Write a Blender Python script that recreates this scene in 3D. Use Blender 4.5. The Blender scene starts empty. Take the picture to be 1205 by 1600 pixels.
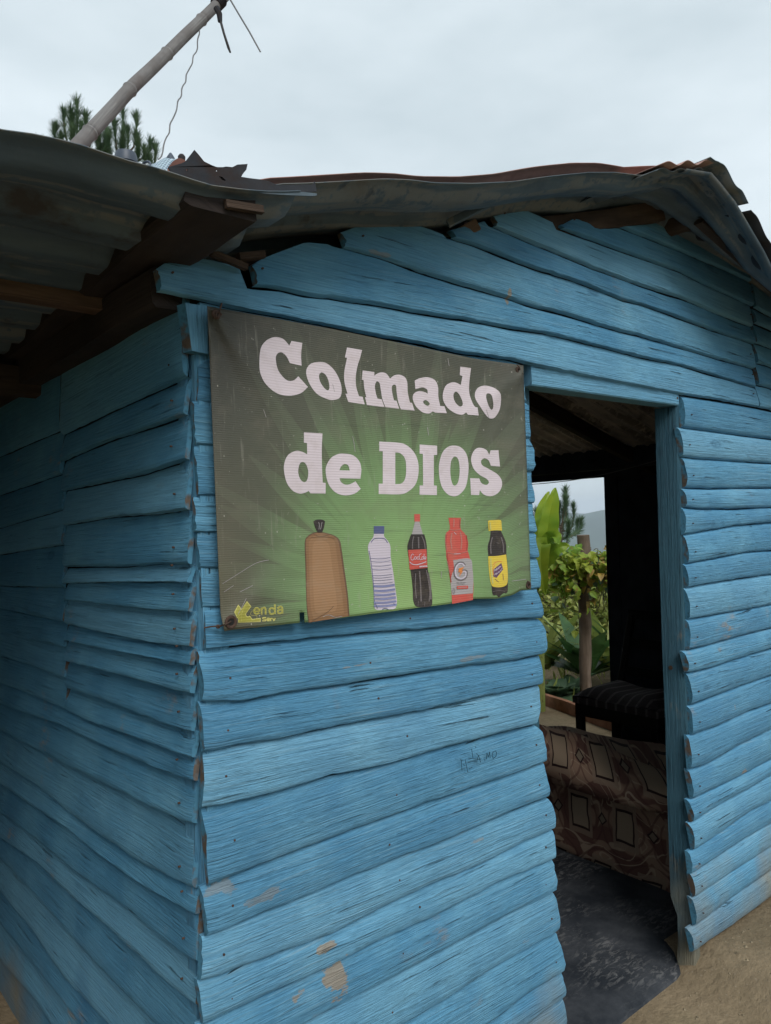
import bpy, bmesh, math, random
from mathutils import Vector, Matrix, noise
random.seed(7)
S = bpy.context.scene
COL = S.collection
R = math.radians

# ------------------------------------------------------------------ camera
FPX = 1180.0; W0, H0 = 602.5, 800.0
HEAD, PITCH, ROLL = R(39.8), 0.017, 0.027
F_ = Vector((math.sin(HEAD)*math.cos(PITCH), math.cos(HEAD)*math.cos(PITCH), math.sin(PITCH)))
r0 = Vector((math.cos(HEAD), -math.sin(HEAD), 0)); u0 = r0.cross(F_)
U_ = u0*math.cos(ROLL) + r0*math.sin(ROLL); R_ = r0*math.cos(ROLL) - u0*math.sin(ROLL)
def ray(px, py): return F_ + R_*((px-W0)/FPX) + U_*((H0-py)/FPX)
d_ = ray(311, 900)
CAM = Vector((-d_.x*1.386/d_.y, -1.386, 1.6))
def fp(px, py, y=0.0):
    d = ray(px, py); t = (y-CAM.y)/d.y; return CAM + d*t
def sp(px, py, x=0.0):
    d = ray(px, py); t = (x-CAM.x)/d.x; return CAM + d*t
def gp(px, py, z=0.0):
    d = ray(px, py); t = (z-CAM.z)/d.z; return CAM + d*t
def tp(px, py, t): return CAM + ray(px, py)*t
cam = bpy.data.cameras.new('camera'); co = bpy.data.objects.new('camera', cam); COL.objects.link(co)
m = Matrix((R_, U_, -F_)).transposed().to_4x4(); m.translation = CAM; co.matrix_world = m
cam.sensor_fit = 'VERTICAL'; cam.sensor_height = 36.0; cam.lens = FPX*36/1600
cam.clip_start = 0.02; cam.clip_end = 20000
S.camera = co
S.render.resolution_x = 771; S.render.resolution_y = 1024
# ------------------------------------------------------------------ view, world, sun
S.view_settings.view_transform = 'Standard'; S.view_settings.look = 'None'
S.view_settings.exposure = 0.78; S.view_settings.gamma = 1
SUN_AZ, SUN_EL = R(198), R(43)       # direction the light comes from (compass-like, from +Y clockwise)
Wd = bpy.data.worlds.new('World'); S.world = Wd; Wd.use_nodes = True
nt = Wd.node_tree; nt.nodes.clear()
def wn(t, **k):
    n = nt.nodes.new(t)
    for a, b in k.items(): setattr(n, a, b)
    return n
sky = wn('ShaderNodeTexSky', sky_type='NISHITA', sun_disc=False, sun_elevation=SUN_EL, sun_rotation=SUN_AZ)
tc = wn('ShaderNodeTexCoord'); mp = wn('ShaderNodeMapping'); mp.inputs['Scale'].default_value = (1.6, 1.6, 4.5)
nz = wn('ShaderNodeTexNoise'); nz.inputs['Scale'].default_value = 1.25; nz.inputs['Detail'].default_value = 5; nz.inputs['Roughness'].default_value = .55
cr = wn('ShaderNodeValToRGB')
cr.color_ramp.elements[0].position = .32; cr.color_ramp.elements[0].color = (.405, .468, .498, 1)
cr.color_ramp.elements[1].position = .68; cr.color_ramp.elements[1].color = (.555, .615, .645, 1)
bg1 = wn('ShaderNodeBackground'); bg2 = wn('ShaderNodeBackground'); bg1.inputs['Strength'].default_value = .06
bg2.inputs['Strength'].default_value = 1.0
mx = wn('ShaderNodeMixShader'); mx.inputs[0].default_value = .88; wo = wn('ShaderNodeOutputWorld')
L = nt.links.new
L(tc.outputs['Generated'], mp.inputs[0]); L(mp.outputs[0], nz.inputs['Vector']); L(nz.outputs[0], cr.inputs[0])
L(sky.outputs[0], bg1.inputs[0]); L(cr.outputs[0], bg2.inputs[0]); L(bg1.outputs[0], mx.inputs[1]); L(bg2.outputs[0], mx.inputs[2]); L(mx.outputs[0], wo.inputs[0])
sl = bpy.data.lights.new('sun', 'SUN'); sl.energy = 1.5; sl.angle = R(32); sl.color = (1, .97, .93)
so = bpy.data.objects.new('sun', sl); COL.objects.link(so)
sd = Vector((math.sin(SUN_AZ)*math.cos(SUN_EL), math.cos(SUN_AZ)*math.cos(SUN_EL), math.sin(SUN_EL)))
so.rotation_euler = (-sd).to_track_quat('-Z', 'Y').to_euler()

# ------------------------------------------------------------------ object helpers
def tag(o, label=None, cat=None, group=None, kind=None):
    if label: o['label'] = label
    if cat: o['category'] = cat
    if group: o['group'] = group
    if kind: o['kind'] = kind
    return o
def empty(name, loc=(0, 0, 0), label=None, cat=None, group=None):
    o = bpy.data.objects.new(name, None); COL.objects.link(o); o.location = loc; o.empty_display_size = .1
    return tag(o, label, cat, group)
class MB:
    def __init__(s): s.v = []; s.f = []; s.m = []; s.uv = []
    def add(s, vs, fs, mi=0, uv=None):
        b = len(s.v); s.v += [Vector(p) for p in vs]
        for k, f in enumerate(fs):
            s.f.append([b+i for i in f]); s.m.append(mi[k] if isinstance(mi, list) else mi)
        s.uv += uv if uv else [(p[0]+p[1], p[2]) for p in vs]
    def box(s, a, b, mi=0, rot=None, piv=None, bev=0):
        vs = [Vector((x, y, z)) for x in (a[0], b[0]) for y in (a[1], b[1]) for z in (a[2], b[2])]
        fs = [(0,1,3,2),(4,6,7,5),(0,4,5,1),(2,3,7,6),(0,2,6,4),(1,5,7,3)]
        if rot is not None:
            piv = Vector(piv) if piv is not None else (Vector(a)+Vector(b))/2
            vs = [rot @ (p-piv) + piv for p in vs]
        s.add(vs, fs, mi)
    def bar(s, p, q, w, h, mi=0, up=Vector((0, 0, 1)), n=10, wob=0.0, seed=0):
        """rectangular timber from p to q with slightly rough faces"""
        p = Vector(p); q = Vector(q); d = (q-p); ln = d.length; d.normalize()
        sx = d.cross(up).normalized(); sz = sx.cross(d).normalized()
        prof = [(-.5,-.42),(-.44,-.5),(.44,-.5),(.5,-.42),(.5,.42),(.44,.5),(-.44,.5),(-.5,.42)]
        vs = []; uv = []
        for i in range(n+1):
            t = i/n
            for k, (a, c) in enumerate(prof):
                j = noise.noise(Vector((t*ln*4+seed, k*.9, seed*1.7)))*wob
                vs.append(p+d*(ln*t)+sx*(a*w+j)+sz*(c*h+noise.noise(Vector((t*ln*3+9+seed, k*.5, seed)))*wob)); uv.append((t*ln+seed*.37, k*.03+seed*.11))
        K = 8; fs = [(i*K+k, i*K+(k+1) % K, (i+1)*K+(k+1) % K, (i+1)*K+k) for i in range(n) for k in range(K)]
        fs += [tuple(reversed(range(K))), tuple(n*K+k for k in range(K))]
        s.add(vs, fs, mi, uv)
    def tube(s, pts, rad, mi=0, k=8, cap=True, bump=0.0, seed=0):
        pts = [Vector(p) for p in pts]; n = len(pts)
        rs = rad if isinstance(rad, (list, tuple)) else [rad]*n
        vs = []; uv = []; L_ = 0
        ref = Vector((.13, .31, .94))
        for i, p in enumerate(pts):
            d = (pts[min(i+1, n-1)]-pts[max(i-1, 0)]).normalized()
            a = d.cross(ref).normalized(); b = d.cross(a)
            if i: L_ += (p-pts[i-1]).length
            for j in range(k):
                an = 2*math.pi*j/k; r = rs[i]*(1+bump*noise.noise(Vector((L_*5+seed, math.cos(an)*1.3, math.sin(an)*1.3))))
                vs.append(p+a*(math.cos(an)*r)+b*(math.sin(an)*r)); uv.append((L_+seed, j/k*.2))
        fs = [(i*k+j, i*k+(j+1) % k, (i+1)*k+(j+1) % k, (i+1)*k+j) for i in range(n-1) for j in range(k)]
        if cap: fs += [tuple(reversed(range(k))), tuple((n-1)*k+j for j in range(k))]
        s.add(vs, fs, mi, uv)
    def grid(s, fn, nu, nv, mi=0, uvf=None):
        vs = []; uv = []
        for i in range(nu+1):
            for j in range(nv+1):
                vs.append(fn(i/nu, j/nv)); uv.append(uvf(i/nu, j/nv) if uvf else (i/nu, j/nv))
        fs = [(i*(nv+1)+j, (i+1)*(nv+1)+j, (i+1)*(nv+1)+j+1, i*(nv+1)+j+1) for i in range(nu) for j in range(nv)]
        s.add(vs, fs, mi, uv)
    def build(s, name, mats, parent=None, smooth=True, angle=35):
        me = bpy.data.meshes.new(name); me.from_pydata([tuple(v) for v in s.v], [], s.f)
        for mt in (mats if isinstance(mats, (list, tuple)) else [mats]): me.materials.append(mt)
        me.polygons.foreach_set('material_index', s.m)
        ul = me.uv_layers.new(name='UVMap')
        for p in me.polygons:
            for li in p.loop_indices: ul.data[li].uv = s.uv[me.loops[li].vertex_index]
        if smooth:
            me.polygons.foreach_set('use_smooth', [True]*len(me.polygons)); me.set_sharp_from_angle(angle=R(angle))
        me.update()
        o = bpy.data.objects.new(name, me); COL.objects.link(o)
        if parent: o.parent = parent
        return o
def loc_to(o, parent):
    """keep world placement when the parent empty is not at the origin"""
    o.parent = parent; o.matrix_parent_inverse = Matrix.Translation(parent.location).inverted(); return o

# ------------------------------------------------------------------ materials
class NT:
    def __init__(s, name, rough=.6, spec=.3, metal=0):
        s.m = bpy.data.materials.new(name); s.m.use_nodes = True; s.t = s.m.node_tree
        s.b = s.t.nodes['Principled BSDF']; s.b.inputs['Roughness'].default_value = rough
        s.b.inputs['Specular IOR Level'].default_value = spec; s.b.inputs['Metallic'].default_value = metal
        s.tc = s.t.nodes.new('ShaderNodeTexCoord')
    def lk(s, a, b):
        if isinstance(a, bpy.types.NodeSocket): s.t.links.new(a, b)
        else: b.default_value = a
    def map(s, src='UV', sc=(1, 1, 1), loc=(0, 0, 0)):
        n = s.t.nodes.new('ShaderNodeMapping'); n.inputs['Scale'].default_value = sc; n.inputs['Location'].default_value = loc
        s.lk(s.tc.outputs[src], n.inputs[0]); return n.outputs[0]
    def noise(s, vec, scale=1, det=3, rough=.5, dist=0, out=0):
        n = s.t.nodes.new('ShaderNodeTexNoise'); n.inputs['Scale'].default_value = scale; n.inputs['Detail'].default_value = det
        n.inputs['Roughness'].default_value = rough; n.inputs['Distortion'].default_value = dist; s.lk(vec, n.inputs['Vector']); return n.outputs[out]
    def vor(s, vec, scale=1, feat='F1', out='Distance'):
        n = s.t.nodes.new('ShaderNodeTexVoronoi'); n.feature = feat; n.inputs['Scale'].default_value = scale; s.lk(vec, n.inputs['Vector']); return n.outputs[out]
    def ramp(s, v, stops):
        n = s.t.nodes.new('ShaderNodeValToRGB'); e = n.color_ramp.elements
        while len(e) < len(stops): e.new(.5)
        for k, (p, c) in enumerate(stops):
            e[k].position = p; e[k].color = (c, c, c, 1) if isinstance(c, (int, float)) else (*c, 1)
        s.lk(v, n.inputs[0]); return n.outputs[0]
    def mix(s, f, a, b, mode='MIX'):
        n = s.t.nodes.new('ShaderNodeMix'); n.data_type = 'RGBA'; n.blend_type = mode; n.clamp_factor = True
        s.lk(f, n.inputs[0])
        for x, i in ((a, 6), (b, 7)): s.lk((*x, 1) if isinstance(x, tuple) and len(x) == 3 else x, n.inputs[i])
        return n.outputs[2]
    def math(s, op, a, b=0.0, c=0.0, clamp=False):
        n = s.t.nodes.new('ShaderNodeMath'); n.operation = op; n.use_clamp = clamp
        s.lk(a, n.inputs[0]); s.lk(b, n.inputs[1]); s.lk(c, n.inputs[2]); return n.outputs[0]
    def sep(s, v):
        n = s.t.nodes.new('ShaderNodeSeparateXYZ'); s.lk(v, n.inputs[0]); return n.outputs
    def pos(s): return s.t.nodes.new('ShaderNodeNewGeometry').outputs['Position']
    def bump(s, h, st=.3, dist=.01, prev=None):
        n = s.t.nodes.new('ShaderNodeBump'); n.inputs['Strength'].default_value = st; n.inputs['Distance'].default_value = dist
        s.lk(h, n.inputs['Height'])
        if prev: s.lk(prev, n.inputs['Normal'])
        s.lk(n.outputs[0], s.b.inputs['Normal']); return n.outputs[0]
    def col(s, c): s.lk(c if not (isinstance(c, tuple) and len(c) == 3) else (*c, 1), s.b.inputs['Base Color']); return s
    def rough(s, r): s.lk(r, s.b.inputs['Roughness'])

def paint_mat(name, base, dark, light, crack=1.0, dirt=.42, worn=.5, spots=(), chalk=1.0):
    n = NT(name, .62, .25)
    grain = n.noise(n.map(sc=(3.5, 340, 1)), 1, 4, .75)
    g2 = n.noise(n.map(sc=(3.2, 120, 1), loc=(4, 7, 0)), 1, 4, .65, .08)
    big = n.noise(n.map(sc=(2.6, 9, 1)), 1, 4, .6)
    pat = n.noise(n.pos(), 5.5, 5, .6)
    c = n.mix(n.ramp(big, [(.3, 0), (.7, 1)]), dark, base)
    c = n.mix(n.ramp(pat, [(.42, 0), (.72, 1)]), c, light)
    pb = n.noise(n.map(sc=(.12, .9, 1), loc=(0, 3, 0)), 1, 1, .4)
    c = n.mix(n.ramp(pb, [(.40, .38), (.50, 0)]), c, (dark[0]*.72, dark[1]*.76, dark[2]*.8))
    c = n.mix(n.ramp(pb, [(.52, 0), (.62, .5)]), c, (light[0]*1.3, light[1]*1.12, light[2]*1.08))
    blot = n.noise(n.pos(), 2.3, 3, .5)
    c = n.mix(n.ramp(blot, [(.6, 0), (.72, .38)]), c, (dark[0]*.5, dark[1]*.66, dark[2]*.8))
    c = n.mix(n.ramp(grain, [(.30, .5), (.5, 0)]), c, (dark[0]*.45, dark[1]*.5, dark[2]*.55))
    c = n.mix(n.ramp(g2, [(.28, .45), (.42, 0)]), c, (dark[0]*.5, dark[1]*.55, dark[2]*.6))
    # chalky weathering on the raised grain
    ch = n.math('MULTIPLY', n.ramp(grain, [(.52, 0), (.72, 1)]), n.ramp(n.noise(n.pos(), 3.1, 3), [(.38, .08*chalk), (.62, .55*chalk)]))
    c = n.mix(ch, c, (.30, .42, .46))
    kn = n.vor(n.map(sc=(2.1, 5.5, 1), loc=(3, 1, 0)), 1); c = n.mix(n.ramp(kn, [(.03, .6), (.055, .15), (.07, .5), (.10, 0)]), c, (dark[0]*.35, dark[1]*.4, dark[2]*.45))
    # paint flaked to bare wood
    w1 = n.noise(n.map('UV', (12, 42, 1), (3, 3, 0)), 1, 5, .7); w2 = n.noise(n.pos(), 4.6, 3, .55)
    wm = n.math('MULTIPLY', n.ramp(w1, [(.5, 0), (.62, 1)]), n.ramp(w2, [(.66-.06*worn, 0), (.74, .8)]))
    c = n.mix(wm, c, (.34, .24, .14))
    # rubbed patches where someone leaned or scraped
    if spots:
        ps = n.sep(n.pos()); wn_ = n.noise(n.map('UV', (16, 55, 1), (1, 5, 0)), 1, 5, .7); wl = n.noise(n.pos(), 14, 4, .6)
        for (ax_, az_, rx_, rz_, am) in spots:
            ex_ = n.math('DIVIDE', n.math('SUBTRACT', ps[0], ax_), rx_); ez_ = n.math('DIVIDE', n.math('SUBTRACT', ps[2], az_), rz_)
            q_ = n.math('ADD', n.math('SQRT', n.math('ADD', n.math('MULTIPLY', ex_, ex_), n.math('MULTIPLY', ez_, ez_))), n.math('MULTIPLY', n.math('SUBTRACT', n.math('ADD', wl, n.math('MULTIPLY', wn_, .7)), .85), 3.2))
            c = n.mix(n.ramp(q_, [(.66, am), (.84, 0)]), c, (.36, .25, .13))
    # soil splashed on the lowest boards
    z = n.sep(n.pos())[2]
    dz = n.math('ADD', n.math('MULTIPLY', z, -2.2), n.math('ADD', n.math('MULTIPLY', n.noise(n.pos(), 3.5, 4, .6), 1.5), dirt))
    c = n.mix(n.ramp(dz, [(.25, 0), (.95, .85)]), c, (.27, .225, .14))
    # open cracks along the grain
    ck = n.math('MULTIPLY', n.ramp(g2, [(.642, 0), (.68, 1)]), n.ramp(n.noise(n.map(sc=(1.5, 5, 1), loc=(9, 2, 0)), 1, 2), [(.38, 0), (.52, 1)]))
    c = n.mix(n.math('MULTIPLY', ck, .75*crack), c, (.012, .03, .04))
    n.col(c)
    h = n.math('SUBTRACT', n.math('ADD', n.math('MULTIPLY', grain, .55), n.math('MULTIPLY', g2, .6)), n.math('MULTIPLY', ck, 1.0*crack))
    n.bump(h, 1.0, .011)
    n.rough(n.ramp(pat, [(.3, .52), (.7, .75)]))
    return n.m
M = {}
SPOTS = []
for (a_, b_, r1, r2, am) in ((530, 1528, .035, .045, .7), (512, 1483, .035, .010, .7), (466, 1560, .024, .016, .6), (412, 1405, .045, .014, .35), (355, 1392, .04, .018, .35), (797, 462, .008, .024, .7), (748, 1315, .03, .008, .35),
                         (560, 1040, .05, .004, .45), (740, 1028, .06, .006, .35), (1163, 1207, .022, .014, .6), (1148, 1105, .008, .02, .5), (590, 395, .05, .006, .4)):
    q_ = fp(a_, b_, -.03); SPOTS.append((q_.x, q_.z, r1, r2, am))
M['blue'] = paint_mat('blue paint on rough sawn wood', (.108, .318, .495), (.078, .248, .408), (.155, .38, .54), dirt=.22, spots=SPOTS)
M['blue_side'] = paint_mat('side board blue with shade painted in', (.092, .282, .44), (.066, .222, .362), (.13, .338, .485), crack=.7, dirt=-.05, chalk=.5)  # darker copy of the front blue; some of the wall's shade is in the colour
M['blue_post'] = paint_mat('door post blue with shade painted in', (.029, .095, .14), (.021, .072, .11), (.04, .118, .163), dirt=.3, chalk=.15)  # much darker copy of the wall blue; shade of the reveal put into the colour
def wood_mat(name, a, b, sc=1, rough=.8):
    n = NT(name, rough, .15)
    g = n.noise(n.map(sc=(5*sc, 90*sc, 1)), 1, 4, .6); p = n.noise(n.pos(), 6, 4, .6)
    c = n.mix(n.ramp(g, [(.3, 0), (.7, 1)]), a, b); c = n.mix(n.ramp(p, [(.45, 0), (.8, .7)]), c, (a[0]*.4, a[1]*.4, a[2]*.4))
    n.col(c); n.bump(g, .6, .005); return n.m
M['bare'] = wood_mat('weathered bare timber', (.10, .065, .042), (.20, .13, .085))
M['dark_wood'] = wood_mat('old dark roof timber', (.035, .024, .018), (.075, .05, .036))
M['plate_wood'] = wood_mat('blackish brown timber', (.022, .018, .018), (.045, .034, .03))  # very dark brown, used for the wall plates
M['brown_beam'] = wood_mat('brown roof beam', (.07, .042, .028), (.16, .10, .065))
def end_mat():
    n = NT('board end grain with worn paint', .8, .15)
    v = n.vor(n.pos(), 90); p = n.noise(n.pos(), 16, 4, .6)
    c = n.mix(n.ramp(p, [(.50, 0), (.60, 1)]), (.06, .18, .27), (.10, .078, .062)); c = n.mix(n.ramp(v, [(.0, .5), (.5, 0)]), c, (.02, .03, .035))
    n.col(c); n.bump(p, .7, .006); return n.m
M['end'] = end_mat()
def metal_mat(name, base, rust, flake, rs=.5, rough=.5):
    n = NT(name, rough, .25, .1)
    st = n.noise(n.map('Object', (2.2, 14, 14)), 1, 5, .65); p = n.noise(n.pos(), 7, 6, .65); q = n.noise(n.pos(), 30, 4, .6)
    c = n.mix(n.ramp(st, [(.35, 0), (.65, 1)]), base, (base[0]*1.7, base[1]*1.65, base[2]*1.55))
    c = n.mix(n.ramp(p, [(rs, 0), (rs+.12, .85)]), c, rust)
    fl = n.math('MULTIPLY', n.ramp(n.noise(n.map('Object', (1.6, 22, 1), (3, 1, 0)), 1, 3), [(.50, 0), (.54, 1)]), n.ramp(q, [(.40, 0), (.47, 1)]))
    c = n.mix(n.math('MULTIPLY', fl, .5), c, flake)
    n.col(c); n.bump(n.math('ADD', p, n.math('MULTIPLY', q, .6)), .5, .004); n.rough(n.ramp(p, [(.3, rough-.12), (.7, .85)])); return n.m
M['sheet'] = metal_mat('weathered blue grey corrugated sheet', (.058, .080, .100), (.05, .042, .04), (.20, .19, .165), .58, .72)
M['sheet_top'] = metal_mat('rusted red roof sheet', (.24, .135, .12), (.17, .09, .075), (.30, .2, .17), .5)
M['sheet_in'] = metal_mat('roof sheet inside with brightness painted in', (.62, .56, .50), (.42, .34, .27), (.22, .17, .12), .55)  # pale base makes up for missing ceiling light; brightness painted into the colour
M['scrap'] = metal_mat('rusty scrap metal darkened as if backlit', (.017, .019, .024), (.03, .018, .014), (.04, .03, .028), .55, .8)  # base lowered so the sunlit scrap looks backlit; shade put into the colour
def plain(name, c, rough=.6, spec=.3, var=.25, sc=12, metal=0, bump=.3):
    n = NT(name, rough, spec, metal); p = n.noise(n.pos(), sc, 4, .6)
    n.col(n.mix(n.ramp(p, [(.3, 0), (.7, 1)]), tuple(x*(1-var) for x in c), tuple(min(1, x*(1+var)) for x in c)))
    if bump: n.bump(p, bump, .004)
    return n.m
M['black'] = plain('black painted wood', (.012, .011, .010), .55, .25)
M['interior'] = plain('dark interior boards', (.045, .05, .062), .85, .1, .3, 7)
M['wire'] = plain('grey wire', (.12, .12, .12), .5, .4)
M['rustywire'] = plain('rusty nail and wire', (.06, .035, .025), .7, .3, .4, 60)

# ------------------------------------------------------------------ polyline tools
def interp(poly, x):
    """poly sorted by x; linear extrapolation at both ends"""
    if x <= poly[0][0]: a, b = poly[0], poly[1]
    elif x >= poly[-1][0]: a, b = poly[-2], poly[-1]
    else:
        for i in range(len(poly)-1):
            if poly[i][0] <= x <= poly[i+1][0]: a, b = poly[i], poly[i+1]; break
    t = (x-a[0])/((b[0]-a[0]) or 1e-9)
    return a[1]+(b[1]-a[1])*t
def P(s): return [tuple(float(q) for q in w.split(',')) for w in s.split()]
def front_line(s, y): return [(q.x, q.z) for q in (fp(a, b, y) for a, b in (P(s) if isinstance(s, str) else s))]
def side_line(s, x): return sorted((q.y, q.z) for q in (sp(a, b, x) for a, b in (P(s) if isinstance(s, str) else s)))

def plank(mb, to3, lo, up, s0, s1, out0, out1, bulge, seed, thick=.02, nlen=None, skew=0, endm=1, M_=11, rag=.0016, gap=None):
    """one live edged board. lo/up: functions s->z; s0/s1: functions v->s; to3(s, out, z)"""
    gp_ = gap if gap is not None else 0.0
    v0 = s0(.5); v1 = s1(.5); ln = abs(v1-v0); N = nlen or max(6, int(ln/.022))
    vs = []; uv = []; ru = seed*3.17 % 11; rv = seed*1.37 % 7
    prof = [-.004, .02, .05, .10, .2, .34, .5, .66, .8, .92, 1.0]
    ring = len(prof)+2
    za_, zb_ = lo(v0), lo(v1)
    for i in range(N+1):
        t = i/N; zsm_ = (lo(v0+(v1-v0)*max(0, t-.08))+lo(v0+(v1-v0)*min(1, t+.08)))/2
        sm = v0+(v1-v0)*t
        zl, zu = lo(sm), up(sm)-.0012-.0042*max(0, noise.noise(Vector((sm*3.7+seed*2.3, seed*.61, 4)))+.12)
        zl += rag*noise.noise(Vector((sm*22, seed, 0)))*1.6+rag*noise.noise(Vector((sm*70, seed, 3)))
        # back bottom
        row = []
        for k, v in enumerate(prof):
            z = zl+(zu-zl)*max(0, v)
            e = 0
            o = out0+(out1-out0)*v + bulge*math.sqrt(max(0, 1-(2*v-1)**2))
            edge = {0: .50, 1: .80, 2: .95}.get(k, 1.0)
            o = o*edge
            o += .0028*noise.noise(Vector((sm*3.1+seed, v*2.5, seed*.7))) + .0014*noise.noise(Vector((sm*9+seed, v*9, seed)))
            s = s0(v)+(s1(v)-s0(v))*t
            # small chamfer at the ends
            if i == 0 or i == N: o -= .0025; s += .0045*noise.noise(Vector((v*17, seed*1.3, i)))
            row.append((s, o, z))
        z0 = zl+.002
        row = [(s0(0)+(s1(0)-s0(0))*t, out0*.55, z0)]+row+[(s0(1)+(s1(1)-s0(1))*t, -.001, zu)]
        for (s, o, z) in row:
            vs.append(to3(s, o, z)); uv.append((s+ru, z-(za_+(zb_-za_)*t)*.8-zsm_*.2+rv+o*.5))
    fs = []; mi = []
    for i in range(N):
        for k in range(ring-1):
            a, b = i*ring+k, i*ring+k+1
            fs.append((a, (i+1)*ring+k, (i+1)*ring+k+1, b)); mi.append(0)
    fs.append(tuple(range(ring))); mi.append(endm)
    fs.append(tuple(reversed([N*ring+k for k in range(ring)]))); mi.append(endm)
    mb.add(vs, fs, mi, uv)
def nail(mb, q, nrm, r=.0032, mi=2):
    n = Vector(nrm).normalized(); a = n.cross(Vector((.3, .2, .93))).normalized(); b = n.cross(a)
    vs = [q+n*.0022]+[q+(a*math.cos(t*math.pi/4)+b*math.sin(t*math.pi/4))*r+n*.0016 for t in range(8)]+[q+(a*math.cos(t*math.pi/4)+b*math.sin(t*math.pi/4))*r-n*.003 for t in range(8)]
    mb.add(vs, [(0, 1+t, 1+(t+1) % 8) for t in range(8)]+[(1+t, 9+t, 9+(t+1) % 8, 1+(t+1) % 8) for t in range(8)], mi)

# =================================================================== GROUND
def ground_mat():
    n = NT('packed sandy earth', .95, .1)
    a = n.noise(n.pos(), 2.2, 6, .6); b = n.noise(n.pos(), 28, 6, .7); g = n.noise(n.pos(), 1.1, 4, .6)
    c = n.mix(n.ramp(a, [(.35, 0), (.65, 1)]), (.17, .13, .08), (.29, .225, .145))
    c = n.mix(n.ramp(b, [(.4, 0), (.75, .6)]), c, (.15, .115, .075))
    c = n.mix(n.ramp(g, [(.6, 0), (.72, .35)]), c, (.10, .12, .05))
    st = n.ramp(n.vor(n.pos(), 45), [(.0, 1), (.16, 0)])
    c = n.mix(n.math('MULTIPLY', st, .5), c, (.36, .31, .25))
    n.col(c); n.bump(n.math('ADD', n.math('MULTIPLY', b, .6), a), .9, .02); return n.m
M['earth'] = ground_mat()
def grass_mat():
    n = NT('rough green hillside', .9, .1); a = n.noise(n.pos(), .9, 6, .65); b = n.noise(n.pos(), .05, 3)
    n.col(n.mix(n.ramp(a, [(.35, 0), (.65, 1)]), (.05, .085, .025), n.mix(b, (.14, .16, .045), (.20, .19, .07)))); n.bump(a, 1, .3); return n.m
M['hillgreen'] = grass_mat()
BL = front_line("1087,1494 1105,1480 1144,1453 1176,1430 1205,1408", -.038)
0 and print('BASE', [(round(a, 3), round(b, 3)) for a, b in BL], fp(1066, 1497, -.01), CAM)
def sm(a, b, t):
    t = (t-a)/(b-a); t = max(0, min(1, t)); return t*t*(3-2*t)
def raise_(x): return max(0, min(.2, (interp(BL, min(x, 3.8))-.004)))*sm(BL[0][0]-.01, BL[0][0]+.06, x)
def gz(x, y):
    r = math.hypot(x-2, y-1)
    k = max(0, r-4.5)
    z = -.0006*k*k if k < 60 else -.0006*3600-(k-60)*.072
    bumpy = .012*noise.noise(Vector((x*1.3, y*1.3, 0)))+.006*noise.noise(Vector((x*5, y*5, 1)))
    bumpy -= .006
    if -2 < x < 6 and -3 < y < 5: return z+bumpy*(1-.7*sm(-.5, -.2, y)*sm(.3, .0, y))+raise_(x)*sm(.25, .0, y)*sm(-2.6, -.3, y)
    return z+bumpy+.25*noise.noise(Vector((x*.08, y*.08, 5)))*min(1, k/20)
mb = MB()
def axis(c0, c1, st, far):
    a = [c0+i*st for i in range(int((c1-c0)/st)+1)]
    s = st; hi = a[-1]; lo = a[0]
    while hi < far: s *= 1.35; hi += s; lo -= s; a = [lo]+a+[hi]
    return a
ax = axis(-4, 9, .16, 4000); ay = axis(-4, 7, .16, 4000)
vs = [(x, y, gz(x, y)) for x in ax for y in ay]; ny = len(ay)
fs = []; mi = []
for i in range(len(ax)-1):
    for j in range(ny-1):
        fs.append((i*ny+j, (i+1)*ny+j, (i+1)*ny+j+1, i*ny+j+1)); mi.append(1 if math.hypot(ax[i]-2, ay[j]-1) > 9 else 0)
mb.add(vs, fs, mi); g = mb.build('ground', [M['earth'], M['hillgreen']]); tag(g, kind='structure')
g['label'] = 'packed tan earth around the hut'
# distant mountains
M['mount'] = plain('distant forested mountain', (.055, .085, .055), .95, .05, .3, .004, bump=0)
mb = MB()
def mountain(az0, az1, dist, base, hts, seed, n=420, depth=900):
    vs = []; K = 8
    for i in range(n+1):
        a = R(az0+(az1-az0)*i/n); t = i/n*(len(hts)-1); k = min(int(t), len(hts)-2); h = hts[k]+(hts[k+1]-hts[k])*(t-k)
        for j in range(K+1):
            f = j/K; hh = h*math.sin(f*math.pi*.5)**1.2*(1+.16*noise.noise(Vector((a*9, f*1.5, seed)))+.07*noise.noise(Vector((a*34, f*3, seed)))) + 6*noise.noise(Vector((a*60, f*6, seed)))
            d = dist+depth*f
            vs.append((math.sin(a)*d, math.cos(a)*d, base+(hh if j < K+1 else 0)))
        vs.append((math.sin(a)*(dist+depth*2), math.cos(a)*(dist+depth*2), base-60))
    q = K+2
    mb.add(vs, [(i*q+j, (i+1)*q+j, (i+1)*q+j+1, i*q+j+1) for i in range(n) for j in range(q-1)])
mountain(-90, 180, 3900, -330, [380, 450, 370, 430, 350, 440, 385, 380, 420, 450, 370, 420, 330], 3)
tag(mb.build('hills', M['mount']), kind='structure')

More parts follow.
